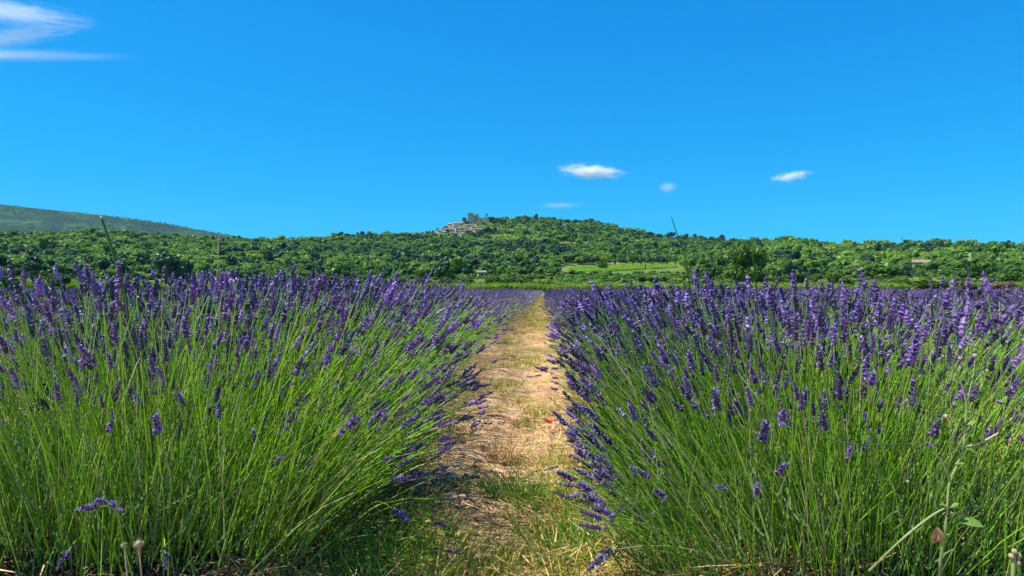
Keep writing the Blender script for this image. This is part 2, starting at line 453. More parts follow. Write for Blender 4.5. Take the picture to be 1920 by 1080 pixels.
# ------------------------------------------------------------------ tree builders
def crown_mesh(name, lobes, n_leaf, size, mat, core=.72, flat=.0):
    """lobes: (centre, radii); leaf-clump faces over each lobe and a rough inner core"""
    mb = MB()
    lobes = [(np.array(c, float), np.array(s, float)) for c, s in lobes]
    w = np.array([np.prod(s) ** (2 / 3) for _, s in lobes]); w /= w.sum()
    for (c, s), wi in zip(lobes, w):
        k = max(6, int(n_leaf * wi))
        d = unit(k)
        p = c + d * s * (rng.uniform(.62, 1.08, (k, 1)))
        nn = nrm(d / s + rng.normal(0, .42, (k, 3)))
        u = nrm(np.cross(nn, unit(k))); v = np.cross(nn, u)
        sz = size * rng.uniform(.6, 1.5, (k, 1))
        cards(mb, p, u * sz, v * sz * rng.uniform(.55, 1, (k, 1)), 0, point=bool(len(mb.v) % 2))
        if core:
            lat, lon = 5, 8
            th = np.linspace(0, np.pi, lat + 1)[:, None]; ph = (np.arange(lon) * 2 * np.pi / lon)[None, :]
            dd = np.stack([np.sin(th) * np.cos(ph), np.sin(th) * np.sin(ph), np.cos(th) + 0 * ph], -1).reshape(-1, 3)
            vv = c + dd * s * core * rng.uniform(.8, 1.1, (len(dd), 1))
            i = np.arange(lat)[:, None] * lon + np.arange(lon)[None, :]; j = np.arange(lat)[:, None] * lon + (np.arange(lon)[None, :] + 1) % lon
            mb.add(vv, np.stack([i, i + lon, j + lon, j], -1).reshape(-1, 4), 0)
    return mb.mesh(name, [mat])

def trunk_mesh(name, h, r, limbs=4, spread=.35, lean=.05):
    mb = MB()
    K = 6
    t = np.linspace(0, 1, K)
    P = np.stack([lean * h * np.sin(t * 2.1), lean * h * t * .5, h * t], -1)[None]
    tubes(mb, P, (r * (1 - .75 * t))[None], 7, 0)
    for k in range(limbs):
        a = k * 2.4 + rng.uniform(0, .6); t0 = rng.uniform(.45, .75)
        b = np.array([np.interp(t0, t, P[0, :, i]) for i in range(3)])
        s = np.linspace(0, 1, 4)[:, None]
        L = h * rng.uniform(.35, .6)
        q = b + s * L * np.array([math.cos(a) * spread * 1.6, math.sin(a) * spread * 1.6, .75])
        tubes(mb, q[None], (r * .45 * (1 - .7 * s[:, 0]))[None], 5, 0)
    return mb.mesh(name, [M['bark']])

def round_lobes(h, w, n=7, low=.3):
    L = [((0, 0, h * .62), (w * .36, w * .36, h * .30))]
    for k in range(n):
        a = k * 2.4 + rng.uniform(-.4, .4); zz = rng.uniform(low + .12, .86)
        rad = w * .33 * math.sqrt(max(.1, 1 - ((zz - .55) / .5) ** 2))
        s = rng.uniform(.17, .27)
        L.append(((rad * math.cos(a), rad * math.sin(a), h * zz), (w * s, w * s, h * s * .8)))
    return L

def cone_lobes(h, w, n=7):
    return [((rng.normal(0, .03 * w), rng.normal(0, .03 * w), h * (.14 + .8 * k / n)), (w * .5 * (1 - k / n) ** .8 + .12 * w, w * .5 * (1 - k / n) ** .8 + .12 * w, h * .11)) for k in range(n)]

def shape(kind, n_leaf, size, matkey, core=.72):
    if kind == 'oak':      lb, tr = round_lobes(7, 7.5, 8), (3.5, .22)
    elif kind == 'tall':   lb, tr = round_lobes(11, 8, 11, .2), (6, .3)
    elif kind == 'pine':
        lb = [((0, 0, 7.6), (2.0, 2.0, 1.3)), ((1.3, .4, 6.6), (1.7, 1.6, 1.0)), ((-1.2, -.5, 6.2), (1.8, 1.5, 1.1)), ((.2, -1.2, 5.4), (1.6, 1.5, 1.0)), ((0, 1, 8.4), (1.2, 1.2, .9))]; tr = (7.5, .2)
    elif kind == 'conifer': lb, tr = cone_lobes(9, 4.2, 7), (5, .2)
    elif kind == 'cypress':
        lb = [((0, 0, 8 * z), (w, w, 1.1)) for z, w in ((.12, .5), (.25, .7), (.4, .78), (.55, .72), (.7, .6), (.83, .42), (.95, .22))]; tr = (3, .14)
    elif kind == 'shrub':  lb, tr = round_lobes(2.4, 3.4, 6, .05), (1.0, .07)
    elif kind == 'willow':
        lb = round_lobes(12, 10.5, 12, .12); tr = (6, .35)
    return lb, tr, n_leaf, size, matkey, core

# ------------------------------------------------------------------ instanced masses (stuff): points that carry an index, a turn and a size
def scatter(name, pts, rot, scl, idx, protos, kind='stuff'):
    col = bpy.data.collections.new(name + '_sources')
    for k, me in enumerate(protos):
        po = bpy.data.objects.new('%s_%02d' % (name, k), me)
        col.objects.link(po)
    me = bpy.data.meshes.new(name)
    me.vertices.add(len(pts)); me.vertices.foreach_set('co', np.asarray(pts, np.float32).ravel())
    for nm, ty, key, dat in (('turn', 'FLOAT_VECTOR', 'vector', rot), ('size', 'FLOAT_VECTOR', 'vector', scl), ('pick', 'INT', 'value', idx)):
        a = me.attributes.new(nm, ty, 'POINT')
        a.data.foreach_set(key, np.asarray(dat, np.int32 if ty == 'INT' else np.float32).ravel())
    ob = link(name, me, kind=kind)
    ng = bpy.data.node_groups.new(name, 'GeometryNodeTree')
    ng.interface.new_socket('Geometry', in_out='INPUT', socket_type='NodeSocketGeometry')
    ng.interface.new_socket('Geometry', in_out='OUTPUT', socket_type='NodeSocketGeometry')
    n, l = ng.nodes, ng.links
    gi, go = n.new('NodeGroupInput'), n.new('NodeGroupOutput')
    ci = n.new('GeometryNodeCollectionInfo'); ci.inputs['Collection'].default_value = col
    ci.inputs['Separate Children'].default_value = True; ci.inputs['Reset Children'].default_value = True
    ip = n.new('GeometryNodeInstanceOnPoints'); ip.inputs['Pick Instance'].default_value = True
    def attr(nm, ty):
        a = n.new('GeometryNodeInputNamedAttribute'); a.data_type = ty; a.inputs['Name'].default_value = nm
        return [s for s in a.outputs if s.enabled and s.name == 'Attribute'][0]
    l.new(gi.outputs[0], ip.inputs['Points']); l.new(ci.outputs[0], ip.inputs['Instance'])
    l.new(attr('pick', 'INT'), ip.inputs['Instance Index'])
    l.new(attr('turn', 'FLOAT_VECTOR'), ip.inputs['Rotation']); l.new(attr('size', 'FLOAT_VECTOR'), ip.inputs['Scale'])
    l.new(ip.outputs[0], go.inputs[0])
    md = ob.modifiers.new('scatter', 'NODES'); md.node_group = ng
    return ob

# wooded hill: thousands of crowns, one mass
FARP = []
for kind, mk, nl, sz in (('oak', 'oak', 230, .62), ('oak', 'oak', 230, .6), ('tall', 'oak', 260, .75), ('pine', 'pine', 230, .5), ('conifer', 'pine', 220, .45), ('shrub', 'oak', 120, .42)):
    lb, tr, n_, s_, mk, core = shape(kind, nl, sz, mk)
    FARP.append(crown_mesh('far_' + kind, lb, n_, s_, M[mk]))
VILL = np.array([(812, 441), (815, 434), (822, 428), (845, 421), (862, 415), (880, 414), (905, 428), (912, 437), (895, 446), (840, 451), (822, 449)], float)
def in_poly(px, py, poly):
    x, y = np.asarray(px), np.asarray(py)
    ins = np.zeros(x.shape, bool)
    j = len(poly) - 1
    for i in range(len(poly)):
        xi, yi = poly[i]; xj, yj = poly[j]
        ins ^= ((yi > y) != (yj > y)) & (x < (xj - xi) * (y - yi) / (yj - yi + 1e-12) + xi)
        j = i
    return ins
def pix(x, y, z):
    a = np.arctan2(x, y) + YAW
    d = np.hypot(x, y) * np.cos(a)
    return 960 + F_PX * np.tan(a), HOR - (z - CAM_Z) / d * F_PX
pa, pr = [], []
r = 330.0
while r < 1420:
    st = 4.3 + .9 * min(1, (r - 330) / 600)
    n_ = int(1.62 * r / st)
    a = R(-47) + (np.arange(n_) + rng.uniform(-.42, .42, n_)) * (1.62 / n_)
    pa.append(a); pr.append(r + rng.uniform(-.42, .42, n_) * st)
    r += st
pa, pr = np.concatenate(pa), np.concatenate(pr)
keep = pr < np.interp(pa, SK_AZ, SK_R) + 35
x, y = pr * np.sin(pa), pr * np.cos(pa)
z = terrain_z(pa, pr)
qx, qy = pix(x, y, z)
dens = fbm(x / 60 + 4, y / 60, 3)
open_ = (dens > .62 - .25 * np.clip((520 - pr) / 200, 0, 1))                      # clearings
vill = in_poly(qx, qy, VILL) & (rng.uniform(size=len(x)) > .22)
mead_ = in_poly(qx, qy, [(1042, 527), (1050, 494), (1272, 492), (1305, 524)])
cast_ = (qx > 874) & (qx < 918) & (qy < 425) & (pr > 1150)
keep &= ~open_ & ~vill & ~mead_ & ~cast_
x, y, z, pr, qx, qy = x[keep], y[keep], z[keep], pr[keep], qx[keep], qy[keep]
n_ = len(x)
pn = fbm(x / 90 + 31, y / 90 + 7, 3) + .25 * np.clip((pr - 900) / 300, 0, 1)
pick = rng.choice([0, 1, 2, 5], n_, p=[.42, .36, .10, .12])
ev = rng.uniform(size=n_) < np.clip(.10 + .75 * (pn - .22) * 2, .05, .85)
pick[ev] = rng.choice([3, 4], ev.sum(), p=[.72, .28])
sc = rng.lognormal(-.50, .40, n_).clip(.3, 1.5) * np.where(pick == 2, .75, 1) * np.clip(.80 + .2 * (pr - 330) / 400, .8, 1)
scl = np.stack([sc * rng.uniform(.9, 1.25, n_), sc * rng.uniform(.9, 1.25, n_), sc * rng.uniform(.8, 1.1, n_)], 1)
rot = np.stack([np.zeros(n_), np.zeros(n_), rng.uniform(0, 6.28, n_)], 1)
fo = scatter('forest', np.stack([x, y, z - .5], 1), rot, scl, pick, FARP)
tag(fo, 'dense oak and pine wood covering the hill and its foot', 'forest')
print('forest', n_)

# low undergrowth between the trees of the plain
n_ = 13000
ua = rng.uniform(R(-46), R(46), n_); ur = np.sqrt(rng.uniform(178 ** 2, 430 ** 2, n_))
ux, uy = ur * np.sin(ua), ur * np.cos(ua); uz = terrain_z(ua, ur); uqx, uqy = pix(ux, uy, uz)
ku = ~in_poly(uqx, uqy, [(1042, 515), (1050, 494), (1272, 492), (1295, 511)]) & (fbm(ux / 22, uy / 22, 3) > -.25)
us = rng.lognormal(-.75, .35, n_)
uo = scatter('undergrowth', np.stack([ux, uy, uz - .1], 1)[ku], np.stack([0 * ux, 0 * ux, rng.uniform(0, 6.28, n_)], 1)[ku], np.stack([us * 1.3, us * 1.3, us * .8], 1)[ku], np.zeros(ku.sum(), int) + rng.integers(0, 2, ku.sum()),
             [FARP[5], crown_mesh('low_bush', round_lobes(1.8, 3.2, 5, .05), 110, .36, M['mid'])])
tag(uo, 'low scrub and undergrowth between the trees of the plain', 'undergrowth')

# sparse trees and scrub on the bare mountain
n_ = 5200
ma = rng.uniform(R(-52), R(-16), n_); mr_ = rng.uniform(2900, 4700, n_)
ph = np.interp(ma, maz, np.arange(len(maz))); pk = np.interp(mr_, mr, np.arange(len(mr)))
zi = Zm[np.clip(pk.round().astype(int), 0, len(mr) - 1), np.clip(ph.round().astype(int), 0, len(maz) - 1)]
i0, j0 = np.clip(pk.astype(int), 0, len(mr) - 2), np.clip(ph.astype(int), 0, len(maz) - 2)
fi, fj = pk - i0, ph - j0
zi = (Zm[i0, j0] * (1 - fj) + Zm[i0, j0 + 1] * fj) * (1 - fi) + (Zm[i0 + 1, j0] * (1 - fj) + Zm[i0 + 1, j0 + 1] * fj) * fi
xm_, ym_ = mr_ * np.sin(ma), mr_ * np.cos(ma)
kp = fbm(xm_ / 260, ym_ / 500, 3) > rng.uniform(-.5, .7, n_)
n_ = kp.sum()
ssc = rng.uniform(.7, 1.4, n_)[:, None] * np.ones(3)
mo = scatter('scrub_trees', np.stack([xm_, ym_, zi - 1], 1)[kp], np.stack([np.zeros(n_), np.zeros(n_), rng.uniform(0, 6, n_)], 1), ssc, rng.integers(0, 2, n_), [FARP[3], FARP[0]])
tag(mo, 'scattered dark scrub and trees on the bare mountain side', 'scrub')

# ------------------------------------------------------------------ castle ruin on the crest
def prism(mb, poly, y0, y1, mat=0):
    k = len(poly)
    v = [(p[0], y0, p[1]) for p in poly] + [(p[0], y1, p[1]) for p in poly]
    mb.add(v, [[i, (i + 1) % k, k + (i + 1) % k, k + i] for i in range(k)], mat)
    for off, rev in ((0, 1), (k, -1)):
        f = list(range(off, off + k))[::rev]
        mb.add(np.zeros((0, 3)), np.array([f]) - 2 * k, mat)
cz = ground_at(896, 419)
ca = math.atan2(cz.x, cz.y)
cr = math.hypot(cz.x, cz.y)
castle = empty('castle_ruin', (cz.x, cz.y, cz.z - 1), -ca, 1.12)
tag(castle, 'ruined grey stone castle with broken towers on the hilltop', 'castle')
m = MB(); prism(m, [(-16, -6), (-6.5, -6), (-6.5, 16.2), (-8.3, 17.3), (-11.5, 17.6), (-13, 17.2), (-15.8, 17.5), (-16, 17)], -2, 8)
tower = link('tower', m.mesh('tower', [M['stone']]), castle)
for zz, xx in ((12, -11), (7, -12.5), (4, -9)):
    m = MB(); box(m, (xx - .45, -2.06, zz), (xx + .45, -1.9, zz + 1.5)); link('window', m.mesh('window', [M['dark']]), tower)
m = MB(); prism(m, [(-6.5, -6), (3, -6), (3, 9.8), (2, 11.5), (1.6, 14.6), (.6, 16), (-1.2, 16.6), (-2.6, 15.9), (-3.8, 15.2), (-5.2, 14.2), (-6.5, 13.6)], 0, 6)
hall = link('wall', m.mesh('wall', [M['stone']]), castle)
for zz, xx in ((10.5, -4.4), (10.2, -.8), (5, -3)):
    m = MB(); box(m, (xx - .5, -.06, zz), (xx + .5, .1, zz + 1.8)); link('window', m.mesh('window', [M['dark']]), hall)
m = MB(); prism(m, [(3, -6), (10, -6), (10, 9.0), (8.6, 10.2), (6.6, 9.4), (4.5, 10.4), (3, 9.8)], 1, 3); link('wall', m.mesh('wall', [M['stone']]), castle)
m = MB()
prism(m, [(10, -6), (16.2, -6), (16.2, 10.6), (10, 10.6)], 0, 3)
prism(m, [(10, 10.6), (11.7, 10.6), (11.7, 13.8), (10.6, 13.2), (10, 12)], 0, 3)
prism(m, [(14.2, 10.6), (16.2, 10.6), (16.2, 16.6), (15.2, 17.2), (14.2, 16.9)], 0, 3)
prism(m, [(11.7, 13.8), (14.2, 14.2), (14.2, 16.9), (12.6, 16.2), (11.2, 15.4), (10.9, 14.2)], 0, 3)
link('tower', m.mesh('ruined_tower', [M['stone']]), castle)['label'] = 'broken tower with a window open to the sky'
cz2 = ground_at(868, 421)
ramp_ = empty('rampart_wall', (cz2.x, cz2.y, cz2.z - 2), -math.atan2(cz2.x, cz2.y))
tag(ramp_, 'low grey terrace wall left of the castle ruin above the village', 'wall')
m = MB(); prism(m, [(-11, -3), (13, -3), (13, 6.6), (6, 7.2), (1, 6.9), (-6, 6.4), (-9, 5.4), (-11, 3.8)], 0, 4); link('wall', m.mesh('rampart', [M['stone']]), ramp_)

# ------------------------------------------------------------------ houses
def house(p, w, d, h, rz, wall, roof, label, group=None, hip=False, win=3, chimney=True, floors=1, name='stone_house', cat='house', pitch=.28, drop=2.0):
    o = empty(name, p, rz)
    tag(o, label, cat, group)
    rh = d * .5 * pitch * 2 * .5 + .3
    m = MB()
    box(m, (-w / 2, -d / 2, -drop), (w / 2, d / 2, h))
    if not hip: m.add([(-w / 2, -d / 2, h), (-w / 2, d / 2, h), (-w / 2, 0, h + rh), (w / 2, -d / 2, h), (w / 2, d / 2, h), (w / 2, 0, h + rh)], [(0, 2, 1), (3, 4, 5)])
    wl_ = link('wall', m.mesh('house_wall', [wall]), o)
    m = MB(); e, t = .35, .22
    hx = d * .3 if hip else 0
    up = [(-w / 2 - e, -d / 2 - e, h + .02), (w / 2 + e, -d / 2 - e, h + .02), (w / 2 + e, d / 2 + e, h + .02), (-w / 2 - e, d / 2 + e, h + .02), (-w / 2 - e + hx, 0, h + rh + .15), (w / 2 + e - hx, 0, h + rh + .15)]
    lo = [(a, b, c + t) for a, b, c in up]
    f4 = [(6, 7, 11, 10), (8, 9, 10, 11), (1, 0, 4, 5), (3, 2, 5, 4), (0, 1, 7, 6), (2, 3, 9, 8)]
    m.add(up + lo, f4)
    m.add(np.zeros((0, 3)), np.array([(6, 10, 9), (7, 8, 11), (0, 3, 4), (1, 5, 2)]) - 12)
    m.add(np.zeros((0, 3)), np.array([(0, 6, 9, 3), (1, 2, 8, 7)]) - 12)
    rf = link('roof', m.mesh('house_roof', [roof]), o)
    if chimney:
        m = MB(); box(m, (w * .22, -.5, h + rh * .5), (w * .22 + .8, .35, h + rh + 1.1)); link('chimney', m.mesh('chimney', [wall]), rf)
    wm = MB(); box(wm, (-.45, -.03, 0), (.45, .06, 1.3)); wmesh = wm.mesh('house_window', [M['dark']])
    for fl in range(floors):
        for k in range(win):
            link('window', wmesh, wl_, loc=(-w / 2 + w * (k + .5) / win, -d / 2 - .015, .9 + fl * 2.7))
    if win:
        m = MB(); box(m, (-.5, -.03, -.1), (.5, .06, 2.0)); link('door', m.mesh('house_door', [M['bark']]), wl_, loc=(w * .5 / win if win % 2 == 0 else 0 + w / win * .5, -d / 2 - .02, 0))
    return o
ORD = ['first', 'second', 'third', 'fourth', 'fifth', 'sixth', 'seventh', 'eighth', 'ninth', 'tenth']
tiers = [('top', [(846, 427.5), (854.5, 426), (863, 424.5)]),
         ('second highest', [(823, 431), (831, 430.5), (844, 432), (853.5, 430.5), (866, 429.5), (875, 429), (882.5, 428.5)]),
         ('middle', [(838, 436.5), (849, 436), (859, 435.5), (868.5, 434.5), (878, 434), (887, 433.5), (895, 431.5), (902, 431.5)]),
         ('second lowest', [(824, 440), (834, 441), (863, 440), (873, 439.5), (882, 439), (891, 437.5), (899, 437), (907, 436)]),
         ('lowest', [(821, 445), (830, 446), (840, 446.5), (850, 446), (866, 445.5), (876, 446), (886, 446), (893, 444)])]
wm_ = [M['plaster'], M['stone'], M['stone'], M['white']]
for tn, hs_ in tiers:
    for k, (hx_, hy_) in enumerate(hs_):
        p = ground_at(hx_, hy_)
        rosy = tn in ('top', 'second highest') and k < 3 and hx_ > 840
        w_ = rng.uniform(8.0, 11.5)
        house(p, w_, rng.uniform(7, 9), rng.uniform(4.2, 6.6), -math.atan2(p.x, p.y) + rng.uniform(-.9, .7), wm_[int(rng.integers(0, 4))], M['rosy'] if rosy else M['roof'],
              '%s house, %s roof, %s from left in the %s row of the village' % ('stone', 'orange' if rosy else 'pale pink', ORD[k], tn), 'houses of the hill village', floors=2, win=int(rng.integers(2, 4)), drop=5)
def far_house(px, py, w, d, h, wall, roof, label, **k):
    p = ground_at(px, py)
    return house(p, w, d, h, -math.atan2(p.x, p.y) + k.pop('turn', .15), wall, roof, label, 'houses scattered below the hill', **k)
far_house(924, 436, 10, 8, 4.5, M['plaster'], M['roof'], 'pale house just right of the village on the slope', drop=4)
far_house(940, 435, 13, 8, 4, M['white'], M['roof'], 'long white walled house under the crest right of the village', drop=4)
far_house(956, 438, 9, 7, 4, M['plaster'], M['roof'], 'small pale house farthest right of the village terraces', drop=4)
far_house(976, 437, 11, 9, 6.5, M['stone'], M['roof'], 'tall grey house among the trees beneath the summit', floors=2, drop=4)
far_house(927, 415.5, 11, 6, 2.6, M['white'], M['roof'], 'low white house among the crest trees beside the castle', win=2, drop=4)
far_house(425, 443.5, 10, 8, 4, M['white'], M['roof'], 'white house on the wooded ridge where the mountain slopes down', drop=4)

# ------------------------------------------------------------------ trees of the plain, one by one
PROTO = {}
for kind, mk, nl, sz, nv in (('oak', 'mid', 1500, .30, 3), ('tall', 'mid', 1900, .34, 2), ('pine', 'pine', 1500, .26, 2), ('conifer', 'pine', 1500, .22, 1), ('cypress', 'pine', 1000, .2, 1),
                             ('shrub', 'mid', 700, .17, 2), ('willow', 'mid', 3600, .33, 1)):
    PROTO[kind] = []
    for v in range(nv):
        lb, tr, n_, s_, mk, core = shape(kind, nl, sz, mk)
        PROTO[kind].append((crown_mesh(kind + '_crown', lb, n_, s_, M[mk], core), trunk_mesh(kind + '_trunk', *tr), mk))
RECOL = {}
def recolour(me, key):
    if (me.name, key) not in RECOL:
        c = me.copy(); c.materials[0] = M[key]; RECOL[(me.name, key)] = c
    return RECOL[(me.name, key)]
def tree(kind, p, sc, label, cat, group=None, col=None, name=None, wide=1.0):
    cr_, tr, mk = PROTO[kind][int(rng.integers(0, len(PROTO[kind])))]
    o = empty(name or {'oak': 'oak_tree', 'tall': 'broadleaf_tree', 'pine': 'pine_tree', 'conifer': 'conifer_tree', 'cypress': 'cypress_tree', 'shrub': 'shrub', 'willow': 'walnut_tree'}[kind], p, rng.uniform(0, 6.28), sc)
    o.scale = (sc * wide, sc * wide, sc)
    tag(o, label, cat, group)
    link('crown', cr_ if col is None or col == mk else recolour(cr_, col), o, 'stuff')
    link('trunk', tr, o)
    return o
def plain(px, r, lift=0):
    a = float(az_of(px)); x_, y_ = r * math.sin(a), r * math.cos(a)
    return Vector((x_, y_, ground_xy(x_, y_) + lift))
tree('willow', plain(1400, 208), 1.12, 'large full crowned tree beside the pink roofed farmhouse', 'tree', col='mid', wide=.93)
tree('oak', plain(1362, 190), .5, 'small yellow green tree at the left foot of the large tree', 'tree', col='bright')
tree('tall', plain(318, 262), 1.0, 'dark rounded tree above the lavender in front of pale roofs', 'tree', col='pine', wide=1.15)
tree('tall', plain(345, 268), .8, 'smaller dark tree touching the right side of the dark rounded tree', 'tree', col='pine')
tree('shrub', plain(332, 158), 1.15, 'bright yellow green bush in front of the dark rounded tree', 'bush', col='bright')
tree('shrub', plain(1747, 158), 1.5, 'broad bright yellow bush standing alone beyond the right lavender', 'bush', col='bright', wide=1.7)
for px_, r_, s_ in ((1815, 168, .95), (1875, 165, 1.05)):
    tree('shrub', plain(px_, r_), s_, 'reddish brown dry bush, %s of two beyond the right lavender' % ('left' if px_ < 1850 else 'right'), 'bush', 'reddish dry bushes beyond the field', 'brown', wide=1.6)
tree('oak', ground_at(1130, 507), .85, 'lone round tree standing in the bright green crop', 'tree', col='mid')
tree('cypress', ground_at(1153, 499), .9, 'reddish brown dead conifer at the crop edge', 'tree', col='brown', name='dead_tree')
for k, (px_, py_, s_) in enumerate(((1187, 496, .95), (1202, 496.5, 1.1), (1251, 497, 1.25), (1266, 497.5, .95), (1210, 506, .55))):
    tree('cypress', ground_at(px_, py_), s_, 'slim dark cypress, %s from the left along the crop' % ORD[k] if k < 4 else 'short dark cypress standing inside the bright crop', 'cypress', 'cypresses along the crop')
for k, (px_, py_, s_) in enumerate(((1086, 496, .95), (1122, 495, 1.05), (1135, 496, .85))):
    tree('oak', ground_at(px_, py_), s_, 'bright green round tree behind the crop, %s from left' % ORD[k], 'tree', 'bright trees behind the crop', 'bright')
for k, (px_, py_) in enumerate(((1062, 497), (1104, 496), (1110, 497), (1165, 496), (1220, 494), (1236, 494), (1242, 495))):
    tree('oak', ground_at(px_, py_), rng.uniform(.8, 1.05), 'dark oak at the back edge of the crop, %s from left' % ORD[k], 'tree', 'dark oaks along the back of the crop', 'pine')
far_house(1352, 498, 11, 8, 4.5, M['plaster'], M['rosy'], 'farmhouse with pink tiled roof left of the large tree', turn=.3)
far_house(1386, 470, 12, 8, 4.0, M['white'], M['roof'], 'pale house high in the wood just above the large tree', drop=4)
far_house(903, 521, 3.6, 3, 2.3, M['white'], M['roof'], 'little white stone hut beyond the end of the left rows', win=1, chimney=False, name='stone_hut', cat='hut')
far_house(765, 509, 9, 6, 2.6, M['plaster'], M['roof'], 'low pale house among trees above the left lavender')
far_house(162, 501, 12, 7, 3, M['white'], M['roof'], 'low white house left of the tall thick grass stalk')
far_house(297, 498, 16, 8, 3.2, M['plaster'], M['roof'], 'long pale roofed farm building behind the dark rounded tree')
far_house(20, 470, 10, 7, 3.5, M['white'], M['roof'], 'white house high in the wood at far left')
far_house(1660, 493, 14, 7, 2.8, M['plaster'], M['roof'], 'long low house with pale roof in the right hand wood', drop=3)
far_house(1728, 503, 9, 7, 3, M['plaster'], M['roof'], 'small pale house above the bright yellow bush', drop=3)
far_house(1832, 477, 15, 7, 3, M['white'], M['roof'], 'long white house high in the wood near the right edge', drop=3)
far_house(1655, 481, 6, 5, 3.5, M['white'], M['roof'], 'tiny white house in the wood above the long low house', drop=3)
far_house(1735, 475, 9, 7, 3, M['white'], M['roof'], 'small white house in the wood above the bright yellow bush', drop=3)
b_ = plain(421, 195)
house(b_, 6.0, 4, 2.2, -math.atan2(b_.x, b_.y), M['plaster'], M['stone'], 'pale shed behind the tall spikes and dry stalk', win=2, chimney=False, name='shed', cat='shed')

taken = [(o.location.x, o.location.y) for o in C.objects if 'category' in o]
taken = np.array(taken)
zone = lambda px: 'at far left' if px < 330 else 'left of the path' if px < 880 else 'ahead behind the vines' if px < 1150 else 'right of the path' if px < 1500 else 'at far right'
cnt = 0
r = 172.0
while r < 332:
    st = 6.2 + .010 * (r - 170)
    n_ = int(1.50 * r / st)
    for k in range(n_):
        a = R(-43) + (k + rng.uniform(-.45, .45)) * 1.50 / n_
        q = r + rng.uniform(-.45, .45) * st
        x_, y_ = q * math.sin(a), q * math.cos(a)
        px0 = pix(x_, y_, 0)[0]
        if fbm(x_ / 28 + 3, y_ / 28, 3) < (.04 if not 830 < px0 < 1330 else -.12): continue
        if np.min(np.hypot(taken[:, 0] - x_, taken[:, 1] - y_)) < 6.5: continue
        px_, py_ = pix(x_, y_, ground_xy(x_, y_))
        if px_ < -90 or px_ > 2010: continue
        if 1050 < px_ < 1290 and q > 300: continue
        if any(abs(px_ - a_) < b_ and q < c_ for a_, b_, c_ in ((903, 14, 330), (765, 16, 330), (162, 18, 330), (297, 26, 260), (438, 40, 210), (1352, 16, 330), (1660, 20, 330))): continue
        if 1335 < px_ < 1470 and q < 300: continue
        t = rng.uniform()
        if 1040 < px_ < 1300: t *= .36
        zn = zone(px_)
        ctr = 880 < px_ < 1330
        if t < .36:
            col = 'bright' if rng.uniform() < (.65 if px_ < 330 else .25) else 'mid'
            tree('shrub', (x_, y_, ground_xy(x_, y_)), rng.uniform(.9, 1.5), '%s bush on the plain %s' % ('bright green' if col == 'bright' else 'rounded green', zn), 'bush', 'bushes on the plain, ' + zn, col, wide=1.2)
        elif t < .74:
            col = 'bright' if rng.uniform() < (.5 if px_ < 330 else .16) else 'mid'
            tree('oak', (x_, y_, ground_xy(x_, y_)), rng.uniform(.42, .74) * (.85 if ctr else 1), '%s tree on the plain %s' % ('bright green' if col == 'bright' else 'round green', zn), 'tree', 'broadleaf trees on the plain, ' + zn, col)
        elif t < .82:
            tree('tall', (x_, y_, ground_xy(x_, y_)), rng.uniform(.42, .62), 'tall broad crowned tree on the plain ' + zn, 'tree', 'tall trees on the plain, ' + zn)
        elif t < .93:
            tree('oak', (x_, y_, ground_xy(x_, y_)), rng.uniform(.45, .72), 'dark holm oak on the plain ' + zn, 'tree', 'holm oaks on the plain, ' + zn, 'pine')
        else:
            tree('pine', (x_, y_, ground_xy(x_, y_)), rng.uniform(.6, .9), 'dark pine on the plain ' + zn, 'pine', 'pines on the plain, ' + zn)
        cnt += 1
    r += st * 1.5
print('plain trees', cnt)
for px_, py_, s_, kd, lb_ in ((849, 423, 1.25, 'oak', 'lone round dark tree on the skyline above the village'), (805, 443, 1.15, 'oak', 'dark round tree on the skyline left of the village, nearer the houses'), (797, 444, .8, 'oak', 'small dark tree at the far left of the skyline by the village'),
                              (815, 442, 1.0, 'oak', 'dark tree touching the first houses of the village'), (985, 413, 1.1, 'conifer', 'pointed dark conifer at the hill summit'), (1333, 455, 1.0, 'oak', 'round tree alone on the right hand skyline'),
                              (848, 448, 1.3, 'cypress', 'dark cypress at the foot of the village'), (938, 448, 1.0, 'cypress', 'dark cypress under the right end of the village')):
    tree(kd, ground_at(px_, py_), s_, lb_, 'cypress' if kd == 'cypress' else 'tree', col='pine')

# ------------------------------------------------------------------ vines in rows beyond the lavender
def vine_mesh(n_leaf):
    mb = MB()
    c = np.stack([rng.normal(0, .36, n_leaf), rng.normal(0, .24, n_leaf), .55 + 1.5 * rng.beta(1.6, 1.7, n_leaf)], 1)
    sh = rng.uniform(size=n_leaf) < .06
    c[sh, 2] += rng.uniform(.1, .5, sh.sum())
    nn = nrm(unit(n_leaf) + np.array([0, -.3, .7])); u = nrm(np.cross(nn, unit(n_leaf))); v = np.cross(nn, u)
    s = rng.uniform(.07, .13, (n_leaf, 1))
    cards(mb, c, u * s, v * s, 0, point=True)
    return mb.mesh('vine_leaves', [M['vine']])
VM = [vine_mesh(420) for _ in range(3)]
mb = MB(); t = np.linspace(0, 1, 5)
tubes(mb, np.stack([.05 * np.sin(t * 4), .03 * np.cos(t * 5), t * .95 - .1], 1)[None], (np.array([.06, .045, .04, .04, .03]))[None], 6)
VT = mb.mesh('vine_trunk', [M['bark']])
Yv = 151.0
